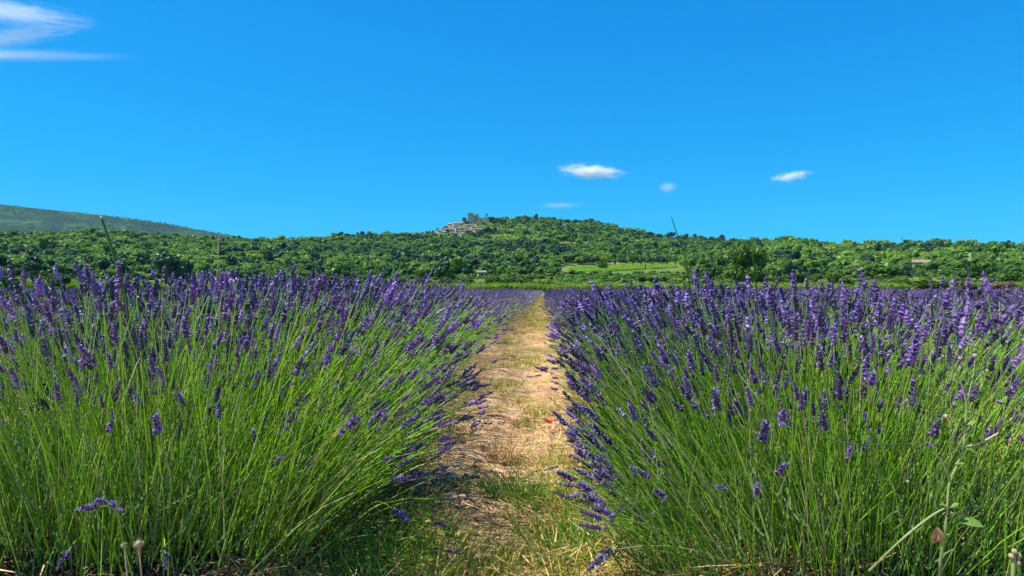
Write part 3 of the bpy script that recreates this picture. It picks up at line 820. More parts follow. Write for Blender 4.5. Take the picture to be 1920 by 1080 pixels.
for x_ in np.arange(-122, 108, 1.05):
    if 455 < pix(x_, Yv, 0)[0] < 470: continue
    yv = Yv + .8 * math.sin(x_ * .05)
    o = empty('grape_vine', (x_, yv, ground_xy(x_, yv) - .02), rng.uniform(-.2, .2) + (math.pi if rng.uniform() < .5 else 0), rng.uniform(.78, 1.05) + .18 * float(vnoise(x_ * .35, 5.0)))
    sd_ = 'left' if x_ < -6 else 'right' if x_ > 6 else 'straight ahead'
    tag(o, 'leafy green grape vine in the front vineyard row, ' + {'left': 'left of the path', 'right': 'right of the path', 'straight ahead': 'where the dirt path ends'}[sd_], 'grape vine', 'grape vines in the front row')
    link('leaves', VM[int(rng.integers(0, 3))], o, 'stuff')
    link('trunk', VT, o)
pts = []
for j in range(1, 7):
    for x_ in np.arange(-130, 118, 1.05):
        yv = Yv + j * 2.6 + .8 * math.sin(x_ * .05)
        pts.append((x_, yv, ground_xy(x_, yv)))
pts = np.array(pts); n_ = len(pts)
vo = scatter('vineyard_rows', pts, np.stack([np.zeros(n_), np.zeros(n_), rng.uniform(-.3, .3, n_)], 1), rng.uniform(.85, 1.15, n_)[:, None] * np.ones(3), rng.integers(0, 3, n_), VM)
tag(vo, 'further green vineyard rows behind the front row of vines', 'vineyard')
# rows of crop on the bright strip
mb = MB(); k_ = 60
c = np.stack([rng.normal(0, .5, k_), rng.normal(0, .25, k_), .25 + rng.uniform(0, .7, k_)], 1); nn = nrm(unit(k_) + np.array([0, 0, 1.0])); u = nrm(np.cross(nn, unit(k_))); v = np.cross(nn, u)
cards(mb, c, u * .2, v * .2, 0, True); CM = mb.mesh('crop_clump', [M['crop']])
n_ = 2600
ii, jj = rng.uniform(0, 22.99, n_), rng.uniform(0, 6.99, n_)
X, Y = MEAD
i0, j0 = ii.astype(int), jj.astype(int); fi, fj = ii - i0, jj - j0
bil = lambda A: (A[i0, j0] * (1 - fj) + A[i0, j0 + 1] * fj) * (1 - fi) + (A[i0 + 1, j0] * (1 - fj) + A[i0 + 1, j0 + 1] * fj) * fi
xx, yy = bil(X), bil(Y)
co = scatter('crop_plants', np.stack([xx, yy, terrain_z(np.arctan2(xx, yy), np.hypot(xx, yy)) + .3], 1), np.stack([0 * xx, 0 * xx, rng.uniform(0, 6, n_)], 1), rng.uniform(.7, 1.3, n_)[:, None] * np.ones(3), np.zeros(n_, int), [CM])
tag(co, 'bright green low crop in the strip below the hill', 'crop')
print('zrange', terrain_z(AZ,RR).min(), Zm.min(), Zm.max())
# ------------------------------------------------------------------ lavender
ORDS = ORD + ['eleventh', 'twelfth', 'thirteenth', 'fourteenth']
def stem_set(n, W=.28, along=.95, thm=R(62), L0=.54, K=5, dev=R(9), flop=0.0, front=0.0, lsd=.075, left=0.0, cpl=.66):
    u = rng.uniform(-1, 1, n)
    bx = u * W; by = rng.uniform(-along / 2, along / 2, n); bz = rng.uniform(.02, .14, n)
    th = np.clip(cpl * thm * u + rng.normal(0, .24, n), -thm, thm)
    ph = rng.normal(0, dev, n)
    if front: ph -= front * np.clip(-by / (along / 2), 0, 1) * rng.uniform(0, 1, n)
    L = L0 * rng.normal(1 - lsd * .35, lsd, n).clip(.45, 1.13) * (1 + .10 * np.abs(th) / thm)
    bend = rng.uniform(.35, .75, n)
    if flop:
        fl = rng.uniform(size=n) < flop
        th = np.where(fl, np.sign(u) * rng.uniform(R(66), R(92), n), th); bend = np.where(fl, .5, bend)
        bx = np.where(fl, np.sign(u) * W * rng.uniform(.4, 1, n), bx)
    s = np.linspace(0, 1, K)
    ang = th[:, None] * (1 - bend[:, None] * .5 + bend[:, None] * s)
    ang = ang + rng.normal(0, .05, (n, K))
    pha = ph[:, None] * (.6 + .6 * s) + rng.normal(0, .085, (n, K))
    d = np.stack([np.sin(ang), np.sin(pha) * np.ones_like(ang), np.cos(ang) * np.cos(pha)], -1)
    d = nrm(d)
    P = np.zeros((n, K, 3)); P[:, 0] = np.stack([bx, by, bz], 1)
    for k in range(1, K): P[:, k] = P[:, k - 1] + .5 * (d[:, k - 1] + d[:, k]) * (L / (K - 1))[:, None]
    P[..., 2] = np.maximum(P[..., 2], .025 + .02 * rng.uniform(size=(n, 1)))
    return P, nrm(P[:, -1] - P[:, -2])

def keep_off(P, limit, side, zmax):
    """stems that would reach over the path, or far above their neighbours, are shorter ones"""
    n = len(P); lim = limit + rng.normal(0, .045, n)
    base, tip = P[:, 0], P[:, -1]
    over = (tip[:, 0] - lim) * side > 0
    f = np.where(over, np.clip((lim - base[:, 0]) / (tip[:, 0] - base[:, 0] + 1e-9), .35, 1), 1.0)
    zl = zmax + rng.normal(0, .018, n)
    f = np.minimum(f, np.where(tip[:, 2] > zl, (zl - base[:, 2]) / (tip[:, 2] - base[:, 2]), 1))
    return base[:, None] + (P - base[:, None]) * f[:, None, None]

def add_spikes(mb, tip, d, rings=9, sides=5, mat=0, size=1.0):
    n = len(tip)
    ls = rng.normal(.050, .012, n).clip(.022, .08) * size
    t = np.linspace(0, 1, rings)
    P = tip[:, None, :] + d[:, None, :] * (ls[:, None] * t)[..., None] + rng.normal(0, .0012, (n, rings, 3))
    env = np.interp(t, [0, .12, .45, .8, 1], [.45, .85, 1, .75, .22])
    zig = np.where(np.arange(rings) % 2 == 0, 1.0, .62) if rings > 5 else np.ones(rings)
    rad = rng.normal(.0076, .0015, n).clip(.004, .0115)[:, None] * env * zig * size
    tubes(mb, P, rad, sides, mat, smooth=False, jitter=.35)

def flank(d):
    """stems that lie over to the side carry fewer heads than the upright ones"""
    return np.interp(np.abs(d[:, 0]), [.35, .78], [1.0, .66])

def foliage(mb, n, W=.36, along=.9, h=.26, mat=0, big=1.0):
    b = np.stack([rng.uniform(-1, 1, n) * W, rng.uniform(-along / 2, along / 2, n), rng.uniform(.0, h, n)], 1)
    d = nrm(np.stack([b[:, 0] / W * .6 + rng.normal(0, .4, n), rng.normal(0, .4, n), rng.uniform(.4, 1.2, n)], 1))
    sd_ = nrm(np.cross(d, unit(n)))
    blades(mb, b, d, sd_, rng.uniform(.04, .10, n) * big, rng.uniform(.0012, .0026, n) * big, mat, rng.normal(0, .012, (n, 3)))

def twigs(mb, n, W=.3, along=.9, mat=0):
    b = np.stack([rng.uniform(-W, W, n), rng.uniform(-along / 2, along / 2, n), rng.uniform(-.03, .05, n)], 1)
    d = nrm(np.stack([b[:, 0] / W * .9 + rng.normal(0, .3, n), rng.normal(0, .4, n), rng.uniform(.3, 1, n)], 1))
    s = np.linspace(0, 1, 4)[None, :, None]
    P = b[:, None] + d[:, None] * s * rng.uniform(.12, .28, (n, 1, 1)) + rng.normal(0, .01, (n, 4, 3))
    tubes(mb, P, np.linspace(.006, .002, 4)[None] * np.ones((n, 1)), 4, mat)

def spike_mesh(k):
    """one flower head: whorls of small calyces with open corollas, standing on the origin"""
    mb = MB()
    bloom = (.05, .15, .3, .5, .6, .25, .1)[k % 7]
    nw = int(rng.integers(8, 12)); Ls = rng.uniform(.040, .062)
    hs_ = np.linspace(.004, Ls, nw) ** 1.0
    if rng.uniform() < .5: hs_[0] = -.014
    for w_, h_ in enumerate(hs_):
        m_ = int(np.interp(w_ / (nw - 1), [0, .4, 1], [7, 9, 4]))
        a = np.arange(m_) * 2 * np.pi / m_ + rng.uniform(0, 6)
        el = np.interp(w_ / (nw - 1), [0, .8, 1], [.55, .9, 1.3]) + rng.normal(0, .12, m_)
        d = np.stack([np.cos(a) * np.cos(el), np.sin(a) * np.cos(el), np.sin(el)], 1)
        l_ = rng.uniform(.0058, .0085, m_)
        P = np.array([0, 0, h_]) + d[:, None] * (l_[:, None] * np.array([0, .35, .75, 1]))[..., None]
        tubes(mb, P, np.array([.0008, .0017, .0018, .0010])[None] * rng.uniform(.85, 1.2, (m_, 1)), 5, 0, smooth=True)
        op = rng.uniform(size=m_) < bloom
        if op.any():
            tip_ = (np.array([0, 0, h_]) + d * (l_ + .0015)[:, None])[op]; dd = d[op]; q = op.sum()
            for _ in range(3):
                nn = nrm(dd + rng.normal(0, .7, (q, 3))); u = nrm(np.cross(nn, unit(q))); v = np.cross(nn, u)
                cards(mb, tip_ + u * .0018, u * .0030, v * .0024, 1, True)
    P = np.array([[[0, 0, -.016], [0, 0, Ls * .5], [0, 0, Ls]]])
    tubes(mb, P, np.array([[.0012, .0012, .0008]]), 4, 2)
    return mb.mesh('flower_spike', [M['calyx'], M['petal'], M['stem']])
SPK = [spike_mesh(k) for k in range(14)]

def stem_mesh(P, sides=3, r0=.0014, r1=.0009):
    mb = MB()
    K = P.shape[1]
    tubes(mb, P, np.linspace(r0, r1, K)[None] * rng.uniform(.8, 1.35, (len(P), 1)), sides, 0)
    return mb.mesh('stems', [M['stem']])

def bush(name, parts, loc, rz, sc, label, group):
    o = empty(name, loc, rz); o.scale = sc
    tag(o, label, 'lavender bush', group)
    for nm, me in parts: link(nm, me, o, 'stuff')
    return o

def near_bush(loc, rz, label, group, n=900, single=120, hide_low=False, zmax=.8, **kw):
    P, d = stem_set(n, **kw)
    tall = rng.uniform(size=n) < .03
    P[tall] = P[tall, :1] + (P[tall] - P[tall, :1]) * rng.uniform(1.03, 1.12, (tall.sum(), 1, 1))
    P = keep_off(P, ((-.30 if hide_low else -.36) if loc[0] < 0 else (.14 if hide_low else .05)) - loc[0], 1 if loc[0] < 0 else -1, zmax)
    d = nrm(P[:, -1] - P[:, -2])
    tip = P[:, -1]
    has = rng.uniform(size=n) < (np.interp(tip[:, 2], [.30, .62], [.42, .64]) if hide_low else .70) * flank(d)
    has |= (tip[:, 2] < .1) & (rng.uniform(size=n) < .8)
    o = empty('lavender_bush', loc, rz)
    tag(o, label, 'lavender bush', group)
    Q, _ = stem_set(n // 3, L0=.26, lsd=.3, W=kw.get('W', .3), along=kw.get('along', .9), dev=R(20), thm=R(55))
    link('stems', stem_mesh(np.concatenate([P, Q])), o, 'stuff')
    mb = MB(); foliage(mb, int(n * 2.6), big=1.25, h=.26, W=kw.get('W', .3) * 1.1, along=kw.get('along', .9)); twigs(mb, 120, W=kw.get('W', .3), mat=1); link('foliage', mb.mesh('foliage', [M['leaf'], M['wood']]), o, 'stuff')
    c, s = math.cos(rz), math.sin(rz)
    wx = loc[0] + tip[:, 0] * c - tip[:, 1] * s; wy = loc[1] + tip[:, 0] * s + tip[:, 1] * c; wz = loc[2] + tip[:, 2]
    dist = np.sqrt(wx ** 2 + wy ** 2 + (wz - CAM_Z) ** 2) + np.where(np.abs(wx) > wy * .78 + .1, 50, 0) + np.where((HOR - 1090) / F_PX * wy > wz - CAM_Z, 50, 0)
    idx = np.where(has)[0]
    idx = idx[np.argsort(dist[idx])]
    one, rest = idx[:single], idx[single:]
    for i in one:
        q = Vector(d[i]).to_track_quat('Z', 'Y') @ Quaternion((0, 0, 1), rng.uniform(0, 6.28))
        so = link('flower_spike', SPK[int(rng.integers(0, len(SPK)))], o)
        so.rotation_mode = 'QUATERNION'; so.rotation_quaternion = q; so.location = tip[i]
        k_ = rng.uniform(.65, 1.15); so.scale = (k_ * rng.uniform(.9, 1.15), k_ * rng.uniform(.9, 1.15), k_)
    mb = MB(); add_spikes(mb, tip[rest], d[rest], 11, 6); link('flower_spikes', mb.mesh('flower_spikes', [M['spike']]), o, 'stuff')
    return o

def mid_parts(n=620):
    P, d = stem_set(n, flop=.004)
    hs_ = rng.uniform(size=n) < flank(d)
    m2 = MB(); add_spikes(m2, P[hs_, -1], d[hs_], 9, 5)
    m3 = MB(); foliage(m3, 500); twigs(m3, 30, mat=1)
    return [('stems', stem_mesh(P)), ('flower_spikes', m2.mesh('flower_spikes', [M['spike']])), ('foliage', m3.mesh('foliage', [M['leaf'], M['wood']]))]
def far_mesh(n=430):
    P, d = stem_set(n, K=4, along=1.0)
    mb = MB()
    tubes(mb, P, np.linspace(.0030, .0018, 4)[None] * rng.uniform(.8, 1.3, (n, 1)), 3, 0)
    hs_ = rng.uniform(size=n) < flank(d)
    add_spikes(mb, P[hs_, -1], d[hs_], 5, 3, 1, 1.25)
    foliage(mb, 160, mat=2)
    return mb.mesh('lavender_bush', [M['stem'], M['spike'], M['leaf']])
MID = [mid_parts() for _ in range(5)]
FARB = [far_mesh() for _ in range(5)]
STEP = .85
FRONT = {}
def place_row(xr, side, order, y0, y_end, mid_to):
    """the bushes of one row that stay single objects"""
    k, y = 0, y0
    while y < y_end:
        zz = float(field_z(np.array([xr]), np.array([y]))[0]) - .01
        rz = (0 if rng.uniform() < .5 else math.pi) + rng.uniform(-.12, .12)
        where = {1: 'the row %s of the path', 2: 'the second row %s of the path', 3: 'the third row %s of the path'}[order] % side
        grp = 'lavender bushes in ' + where
        if k < len(ORDS) and order == 1: lab = 'lavender bush, %s from the near end of %s' % (ORDS[k], where)
        elif order == 1: lab = 'lavender bush merged into the %s part of %s' % ('middle' if y < 35 else 'far', where)
        else: lab = 'lavender bush showing its top behind nearer ones in ' + where
        if order == 1 and k < 5:
            FRONT[(xr < 0, k)] = near_bush((xr, y, zz), 0.0, lab, grp, zmax=(.765, .785, .80, .80, .80)[k], n=(3000, 1500, 1200, 1000, 900)[k], single=(230, 170, 130, 90, 70)[k], hide_low=(k == 0), along=1.2 if k == 0 else .95, dev=R(12), flop=(.006 if xr < 0 else .018) if k < 3 else .004, front=.30 if k == 0 else 0,
                      W=(.60 if xr < 0 else .55) if k == 0 else .30, thm=R(62), L0=.60 if xr < 0 else .555, lsd=.24 if k == 0 else .17)
        elif y < mid_to:
            o = bush('lavender_bush', MID[int(rng.integers(0, 5))], (xr + rng.normal(0, .04), y, zz), rz, (rng.uniform(.93, 1.08), 1, rng.uniform(.93, 1.07)), lab, grp)
        else:
            o = link('lavender_bush', FARB[int(rng.integers(0, 5))], None, None, (xr + rng.normal(0, .04), y, zz))
            o.rotation_euler = (0, 0, rz); o.scale = (rng.uniform(.93, 1.08), 1, rng.uniform(.93, 1.07))
            tag(o, lab, 'lavender bush', grp)
        k += 1
        y += STEP * rng.uniform(.94, 1.06)
    return y
ends = {}
Y0 = 2.27
ends[LEFT_ROWS[0]] = place_row(LEFT_ROWS[0], 'left', 1, Y0, 72, 20)
ends[RIGHT_ROWS[0]] = place_row(RIGHT_ROWS[0], 'right', 1, Y0, 72, 20)
for rows, sd_ in ((LEFT_ROWS, 'left'), (RIGHT_ROWS, 'right')):
    ends[rows[1]] = place_row(rows[1], sd_, 2, 3.4, 42, 12)
    ends[rows[2]] = place_row(rows[2], sd_, 3, 5.6, 20, 12)
# single heads that stand low in front of the two nearest bushes, where the photograph shows them
def low_head(px, py, depth, lean, sc):
    b = FRONT[(px < 1000, 0)]
    tip = at(px, py, depth) - b.location
    g = Vector((tip.x - lean * .25, tip.y + .12, .05))
    c = np.array([g + (tip - g) * t + Vector((0, 0, .05 * math.sin(math.pi * t))) for t in np.linspace(0, 1, 7)])
    mb = MB(); tubes(mb, c[None], np.linspace(.0018, .0013, 7)[None], 4); link('stem', mb.mesh('stem', [M['stem']]), b)
    d = Vector(c[-1] - c[-2]).normalized()
    so = link('flower_spike', SPK[int(rng.choice([2, 3, 4, 10, 11]))], b); so.rotation_mode = 'QUATERNION'
    so.rotation_quaternion = d.to_track_quat('Z', 'Y') @ Quaternion((0, 0, 1), rng.uniform(0, 6)); so.location = c[-1]; so.scale = (sc * 1.1, sc * 1.1, sc)
for a_ in ((185, 950, 1.64, -.1, 1.0), (197, 940, 1.64, .1, .8), (214, 945, 1.63, .25, .9), (222, 955, 1.62, .4, .7), (131, 1030, 1.61, .05, .95), (480, 830, 1.76, .1, .9), (152, 745, 1.71, 0, .9), (310, 1035, 1.62, .3, .9), (515, 868, 1.78, .6, .9), (735, 895, 1.95, .7, 1.1), (738, 955, 1.85, .6, 1.2),
           (1428, 830, 1.74, -.05, 1.35), (1457, 888, 1.72, .05, 1.1), (1502, 770, 1.74, .05, 1.2), (1405, 862, 1.76, -.1, .8), (1612, 850, 1.71, 0, .8), (1215, 890, 1.9, -.7, 1.1), (1180, 950, 1.85, -.8, 1.2), (1150, 1030, 1.75, -.8, 1.3), (1225, 960, 1.8, -.7, 1.0), (1360, 918, 1.7, -.4, .8)):
    low_head(*a_)
pts, tr_, sc_, ix = [], [], [], []
for xr in ROWX:
    y = ends.get(xr, max(3.0, abs(xr) / .86 - 1.5))
    while y < ROW_END:
        pts.append((xr + rng.normal(0, .04), y, field_base(y) + .045)); tr_.append((0, 0, (0 if rng.uniform() < .5 else math.pi) + rng.uniform(-.1, .1)))
        sc_.append((rng.uniform(.93, 1.08), 1, rng.uniform(.93, 1.07))); ix.append(int(rng.integers(0, 5)))
        y += STEP * rng.uniform(.94, 1.06)
lo = scatter('lavender_field', pts, tr_, sc_, ix, FARB)
tag(lo, 'further rows of flowering lavender filling the field to the vines', 'lavender')
print('lavender instances', len(pts))

# ------------------------------------------------------------------ straw, grass and litter on the path
def straw_patch(n, w=.16):
    mb = MB()
    b = np.stack([rng.normal(0, w, n), rng.normal(0, w, n), rng.uniform(.002, .022, n)], 1)
    a = rng.uniform(0, 6.28, n)
    d = nrm(np.stack([np.cos(a), np.sin(a), rng.normal(.05, .16, n)], 1))
    sd_ = nrm(np.cross(d, np.array([0, 0, 1.0]) + rng.normal(0, .4, (n, 3))))
    blades(mb, b, d, sd_, rng.uniform(.03, .13, n), rng.uniform(.0008, .0022, n), 0, rng.normal(0, .008, (n, 3)))
    k = n // 5
    c = np.stack([rng.normal(0, w, k), rng.normal(0, w, k), rng.uniform(.002, .012, k)], 1)
    u = unit(k) * rng.uniform(.004, .011, (k, 1)); v = np.cross(nrm(u), unit(k)) * rng.uniform(.002, .006, (k, 1))
    cards(mb, c, u * [1, 1, .4], v * [1, 1, .4], 1)
    return mb.mesh('straw_patch', [M['straw'], M['wood']])
def grass_patch(n, w=.10, h=.07, mats=('grass',)):
    mb = MB()
    b = np.stack([rng.normal(0, w, n), rng.normal(0, w, n), np.zeros(n) - .005], 1)
    d = nrm(np.stack([b[:, 0] / w * .25 + rng.normal(0, .32, n), b[:, 1] / w * .25 + rng.normal(0, .32, n), np.ones(n)], 1))
    sd_ = nrm(np.cross(d, unit(n)))
    blades(mb, b, d, sd_, h * rng.lognormal(0, .35, n), rng.uniform(.0009, .0024, n), 0, nrm(d * [1, 1, 0] + 1e-6) * (h * rng.uniform(0, .5, n))[:, None] * [1, 1, -.3])
    return mb.mesh('grass_patch', [M[mats[0]]])
def weed_patch(n):
    mb = MB()
    b = np.stack([rng.normal(0, .07, n), rng.normal(0, .07, n), rng.uniform(.005, .035, n)], 1)
    nn = nrm(unit(n) * .7 + [0, 0, 1.0]); u = nrm(np.cross(nn, unit(n))); v = np.cross(nn, u)
    s = rng.uniform(.004, .012, (n, 1))
    cards(mb, b, u * s * 1.6, v * s * .8, 0, True)
    return mb.mesh('weed_patch', [M['grass']])
SP = [straw_patch(150) for _ in range(4)]
GP = [grass_patch(150, .10, .055) for _ in range(3)] + [weed_patch(110)]
def path_points(n, ylo, yhi, xlo, xhi, dens):
    y = ylo * (yhi / ylo) ** rng.uniform(0, 1, n)
    x = rng.uniform(xlo, xhi, n)
    k = rng.uniform(size=n) < dens(x, y)
    return x[k], y[k]
def scat_path(name, label, cat, protos, n, ylo, yhi, xlo, xhi, dens, smin, smax):
    x, y = path_points(n, ylo, yhi, xlo, xhi, dens)
    z = field_z(x, y); m_ = len(x)
    s = rng.uniform(smin, smax, m_)[:, None] * np.ones(3) * np.clip(y / 9, 1, 2.5)[:, None] * [1, 1, .8]
    o = scatter(name, np.stack([x, y, z], 1), np.stack([rng.normal(0, .1, m_), rng.normal(0, .1, m_), rng.uniform(0, 6.28, m_)], 1), s, rng.integers(0, len(protos), m_), protos)
    tag(o, label, cat)
bare = lambda x, y: np.clip(.5 + 1.6 * fbm(x * 2.1 + 5, y * 1.1 + 2, 3), 0, 1)
scat_path('dry_straw', 'dry straw and plant litter strewn over the dirt path', 'straw', SP, 1050, 1.45, 75, -.95, .60,
          lambda x, y: np.clip(.25 + .75 * np.clip((np.abs(x + .2) - .18) / .25, 0, 1) + .5 * (bare(x, y) - .5), .10, 1), .7, 1.25)
scat_path('path_grass', 'short yellowing grass and small weeds growing on the dirt path', 'grass', GP, 2600, 1.45, 90, -.72, .42,
          lambda x, y: np.clip(bare(x + 3, y) * np.interp(y, [1.5, 2.5, 3.0, 5, 9, 30], [.60, .40, .14, .13, .38, .7]) * np.clip((x + .68) / .22, 0, 1) * np.where((x > -.5) & (x < -.12) & (y > 2.2) & (y < 4.2), .25, 1), 0, 1), .55, 1.3)
for off, sd_ in ((-2.15, 'left'), (2.0, 'right')):
    scat_path('dry_straw', 'dry straw littering the bare strip behind the row %s of the path' % sd_, 'straw', SP, 420, 2.0, 40, -.6 + off, .3 + off, lambda x, y: np.clip(.4 + .5 * (bare(x, y) - .5), .1, 1), .8, 1.3)
    scat_path('path_grass', 'thin grass on the bare strip behind the row %s of the path' % sd_, 'grass', GP, 420, 2.0, 40, -.55 + off, .3 + off, lambda x, y: np.clip(bare(x + 3, y) * .6, 0, 1), .6, 1.3)
# dead leaves under the nearest bushes, coloured dark to stand for the shade there
def shade_litter_patch(n):
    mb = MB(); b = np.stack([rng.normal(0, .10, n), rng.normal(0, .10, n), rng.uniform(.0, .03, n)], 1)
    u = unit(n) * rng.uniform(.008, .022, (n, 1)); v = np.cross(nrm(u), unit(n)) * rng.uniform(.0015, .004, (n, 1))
    cards(mb, b, u, v, 0, True); return mb.mesh('shade_litter_patch', [M['litter']])
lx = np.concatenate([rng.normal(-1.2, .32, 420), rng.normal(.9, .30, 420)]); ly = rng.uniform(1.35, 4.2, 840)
lt = scatter('shade_leaf_litter', np.stack([lx, ly, field_z(lx, ly)], 1), np.stack([0 * lx, 0 * lx, rng.uniform(0, 6, 840)], 1), rng.uniform(.8, 1.3, 840)[:, None] * np.ones(3), rng.integers(0, 2, 840), [shade_litter_patch(170), shade_litter_patch(170)])
tag(lt, 'dead leaves and twigs coloured dark as shade under the nearest lavender', 'litter')
# clods of earth thrown up along the edges
mb = MB()
for k in range(420):
    y = 1.5 * (9 / 1.5) ** rng.uniform(); x = rng.choice([rng.normal(-.62, .09), rng.normal(.22, .10), rng.uniform(-.6, .2)], p=[.6, .2, .2])
    z = float(field_z(np.array([x]), np.array([y]))[0]); s = rng.lognormal(-4.6, .45)
    dd = np.array([[0, 0, 1], [1, 0, 0], [0, 1, 0], [-1, 0, 0], [0, -1, 0], [0, 0, -1.0], [.7, .7, .3], [-.7, .6, .2]]) * rng.uniform(.7, 1.2, (8, 1)) * s
    mb.add(dd[:6] + [x, y, z + s * .2], [(0, 1, 2), (0, 2, 3), (0, 3, 4), (0, 4, 1), (5, 2, 1), (5, 3, 2), (5, 4, 3), (5, 1, 4)])
tag(link('soil_clods', mb.mesh('soil_clods', [M['soil']]), None, 'stuff'), 'small crumbled clods of earth along the path edges', 'soil')

def on_field(px, py):
    d = .8 * F_PX / (py - HOR)
    for _ in range(6):
        p = at(px, py, d); z = float(field_z(np.array([p.x]), np.array([p.y]))[0]); d *= (CAM_Z - z) / max(.05, CAM_Z - p.z)
    p = at(px, py, d); return Vector((p.x, p.y, float(field_z(np.array([p.x]), np.array([p.y]))[0])))
def tuft(px, py, n, w, h, label, col='tuft', name='grass_tuft'):
    me = grass_patch(n, w, h, (col,)); p = on_field(px, py)
    o = empty(name, p); tag(o, label, 'grass tuft'); link('blades', me, o, 'stuff')
    return o
tuft(955, 935, 330, .060, .085, 'dense bright green grass tuft beside the bare patch in mid path')
tuft(985, 945, 140, .04, .13, 'taller thin grass tuft just right of the dense bright one')
tuft(750, 985, 200, .07, .12, 'large dark green grass clump at the left edge of the path')
tuft(700, 1075, 160, .07, .11, 'dark grass clump at the very bottom below the left lavender', 'tuft')
tuft(905, 1080, 420, .09, .085, 'yellow green grass clump at the bottom middle of the path', 'grass')
tuft(1085, 1040, 520, .09, .11, 'bright grass clump at the bottom right of the path', 'tuft')
tuft(1075, 960, 260, .06, .08, 'small fresh grass clump right of the bare soil patch', 'grass')
tuft(930, 860, 160, .05, .10, 'brownish dry grass tuft above the bare patch on the path', 'straw')
tuft(1015, 770, 130, .06, .07, 'thin yellow grass tuft left of the red poppy', 'grass')
tuft(960, 690, 150, .09, .07, 'yellow grass tuft far along the middle of the path', 'grass')
tuft(1100, 775, 120, .05, .15, 'dry upright grass tuft under the right lavender by the poppy', 'straw')

def tall_grass(x, y, n, w, h, label, col='tuft'):
    mb = MB()
    b = np.stack([rng.normal(0, w, n), rng.normal(0, w * .7, n), np.full(n, -.01)], 1)
    d = nrm(np.stack([rng.normal(0, .16, n), rng.normal(0, .14, n), np.ones(n)], 1)); sd_ = nrm(np.cross(d, unit(n)))
    blades(mb, b, d, sd_, h * rng.uniform(.55, 1.1, n), rng.uniform(.0012, .0030, n), 0, np.stack([rng.normal(0, .06, n), rng.normal(0, .05, n), rng.uniform(-.05, 0, n)], 1))
    o = link('tall_grass', mb.mesh('tall_grass', [M[col]]), None, None, (x, y, float(field_z(np.array([x]), np.array([y]))[0]))); tag(o, label, 'grass', kind='stuff')
tall_grass(-1.15, 1.78, 170, .16, .50, 'tall bright green grass growing in the front of the left lavender, beside its middle')
tall_grass(-1.62, 1.75, 150, .14, .55, 'tall bright green grass at the outer end of the left lavender')
tall_grass(.95, 1.78, 110, .14, .42, 'tall green grass growing through the front of the right lavender')
tall_grass(1.30, 1.72, 130, .12, .50, 'tall yellow green grass at the outer end of the right lavender', 'grass')

def leaf_blade(mb, base, d, up, L, w, mat=0, curl=.2):
    """a broad leaf: midrib ribbon of five stations, folded a little along the middle"""
    d = np.array(d, float); d /= np.linalg.norm(d); up = np.array(up, float)
    sd_ = np.cross(d, up); sd_ /= np.linalg.norm(sd_); up = np.cross(sd_, d)
    V = []
    for t, ww in ((0, .12), (.25, .75), (.5, 1), (.75, .7), (1, .05)):
        c = np.array(base) + d * L * t + up * (curl * L * (t - t * t * 1.6))
        V += [c - sd_ * w * ww + up * w * .3 * ww, c, c + sd_ * w * ww + up * w * .3 * ww]
    F = [[3 * i + j, 3 * i + j + 1, 3 * i + j + 4, 3 * i + j + 3] for i in range(4) for j in range(2)]
    mb.add(V, F, mat, True)
def broadleaf(px, py, n, L, label):
    p = on_field(px, py); o = empty('broadleaf_weed', p); tag(o, label, 'weed')
    for k in range(n):
        a = k * 2.4 + rng.uniform(-.3, .3); mb = MB()
        leaf_blade(mb, (0, 0, .005), (math.cos(a), math.sin(a), rng.uniform(.25, .9)), (0, 0, 1), L * rng.uniform(.7, 1.1), L * .28, 0, .25)
        link('leaf', mb.mesh('leaf', [M['weedleaf']]), o)
broadleaf(1078, 905, 9, .085, 'pale green broad leaved weed on the right edge of the path')
broadleaf(1095, 868, 6, .06, 'small broad leaved weed behind the pale one on the right edge')
broadleaf(1328, 1092, 8, .10, 'large fresh leaved weed at the bottom under the right lavender')
broadleaf(1062, 1000, 5, .07, 'upright broad leaved weed in the bright grass clump')
broadleaf(838, 1003, 5, .04, 'tiny yellow green weed in the grass left of the bare soil')

# ------------------------------------------------------------------ poppies
def poppy(px, py, depth, rad, label, mk='poppy'):
    f = at(px, py, depth); gz = float(field_z(np.array([f.x]), np.array([f.y]))[0])
    o = empty('poppy', (f.x, f.y, gz)); tag(o, label, 'poppy')
    h = f.z - gz; t = np.linspace(0, 1, 6)
    mb = MB(); tubes(mb, np.stack([.03 * (1 - t) * np.sin(t * 3), .02 * np.sin(t * 4), h * t - .01], 1)[None], np.full((1, 6), .0012), 5); link('stem', mb.mesh('poppy_stem', [M['stalk']]), o)
    for k in range(4):
        a = k * math.pi / 2 + .3; mb = MB()
        V, nr, na = [], 4, 7
        for i in range(nr):
            for j in range(na):
                q = (j / (na - 1) - .5) * 2.0 * (.35 + .65 * i / (nr - 1)); rr_ = rad * (i / (nr - 1)) * (1 - .12 * (j - 3) ** 2 / 9) + .0008
                V.append((rr_ * math.cos(a + q * .8), rr_ * math.sin(a + q * .8), h + rad * .75 * (i / (nr - 1)) ** 1.6 + .0015 * math.sin(j * 2.5 + k) + (k % 2) * .001))
        mb.add(V, [[i * na + j, i * na + j + 1, (i + 1) * na + j + 1, (i + 1) * na + j] for i in range(nr - 1) for j in range(na - 1)], 0, True)
        link('petal', mb.mesh('petal', [M[mk]]), o)
    mb = MB(); tubes(mb, np.array([[[0, 0, h], [0, 0, h + rad * .2], [0, 0, h + rad * .4], [0, 0, h + rad * .42]]]), np.array([[.002, rad * .17, rad * .15, .0004]]), 7); link('seed_head', mb.mesh('seed_head', [M['bark']]), o)
poppy(1030, 794, 3.1, .018, 'small red poppy flowering on the right edge of the path')
poppy(972, 803, 3.6, .009, 'tiny half open orange red poppy in the middle of the path')

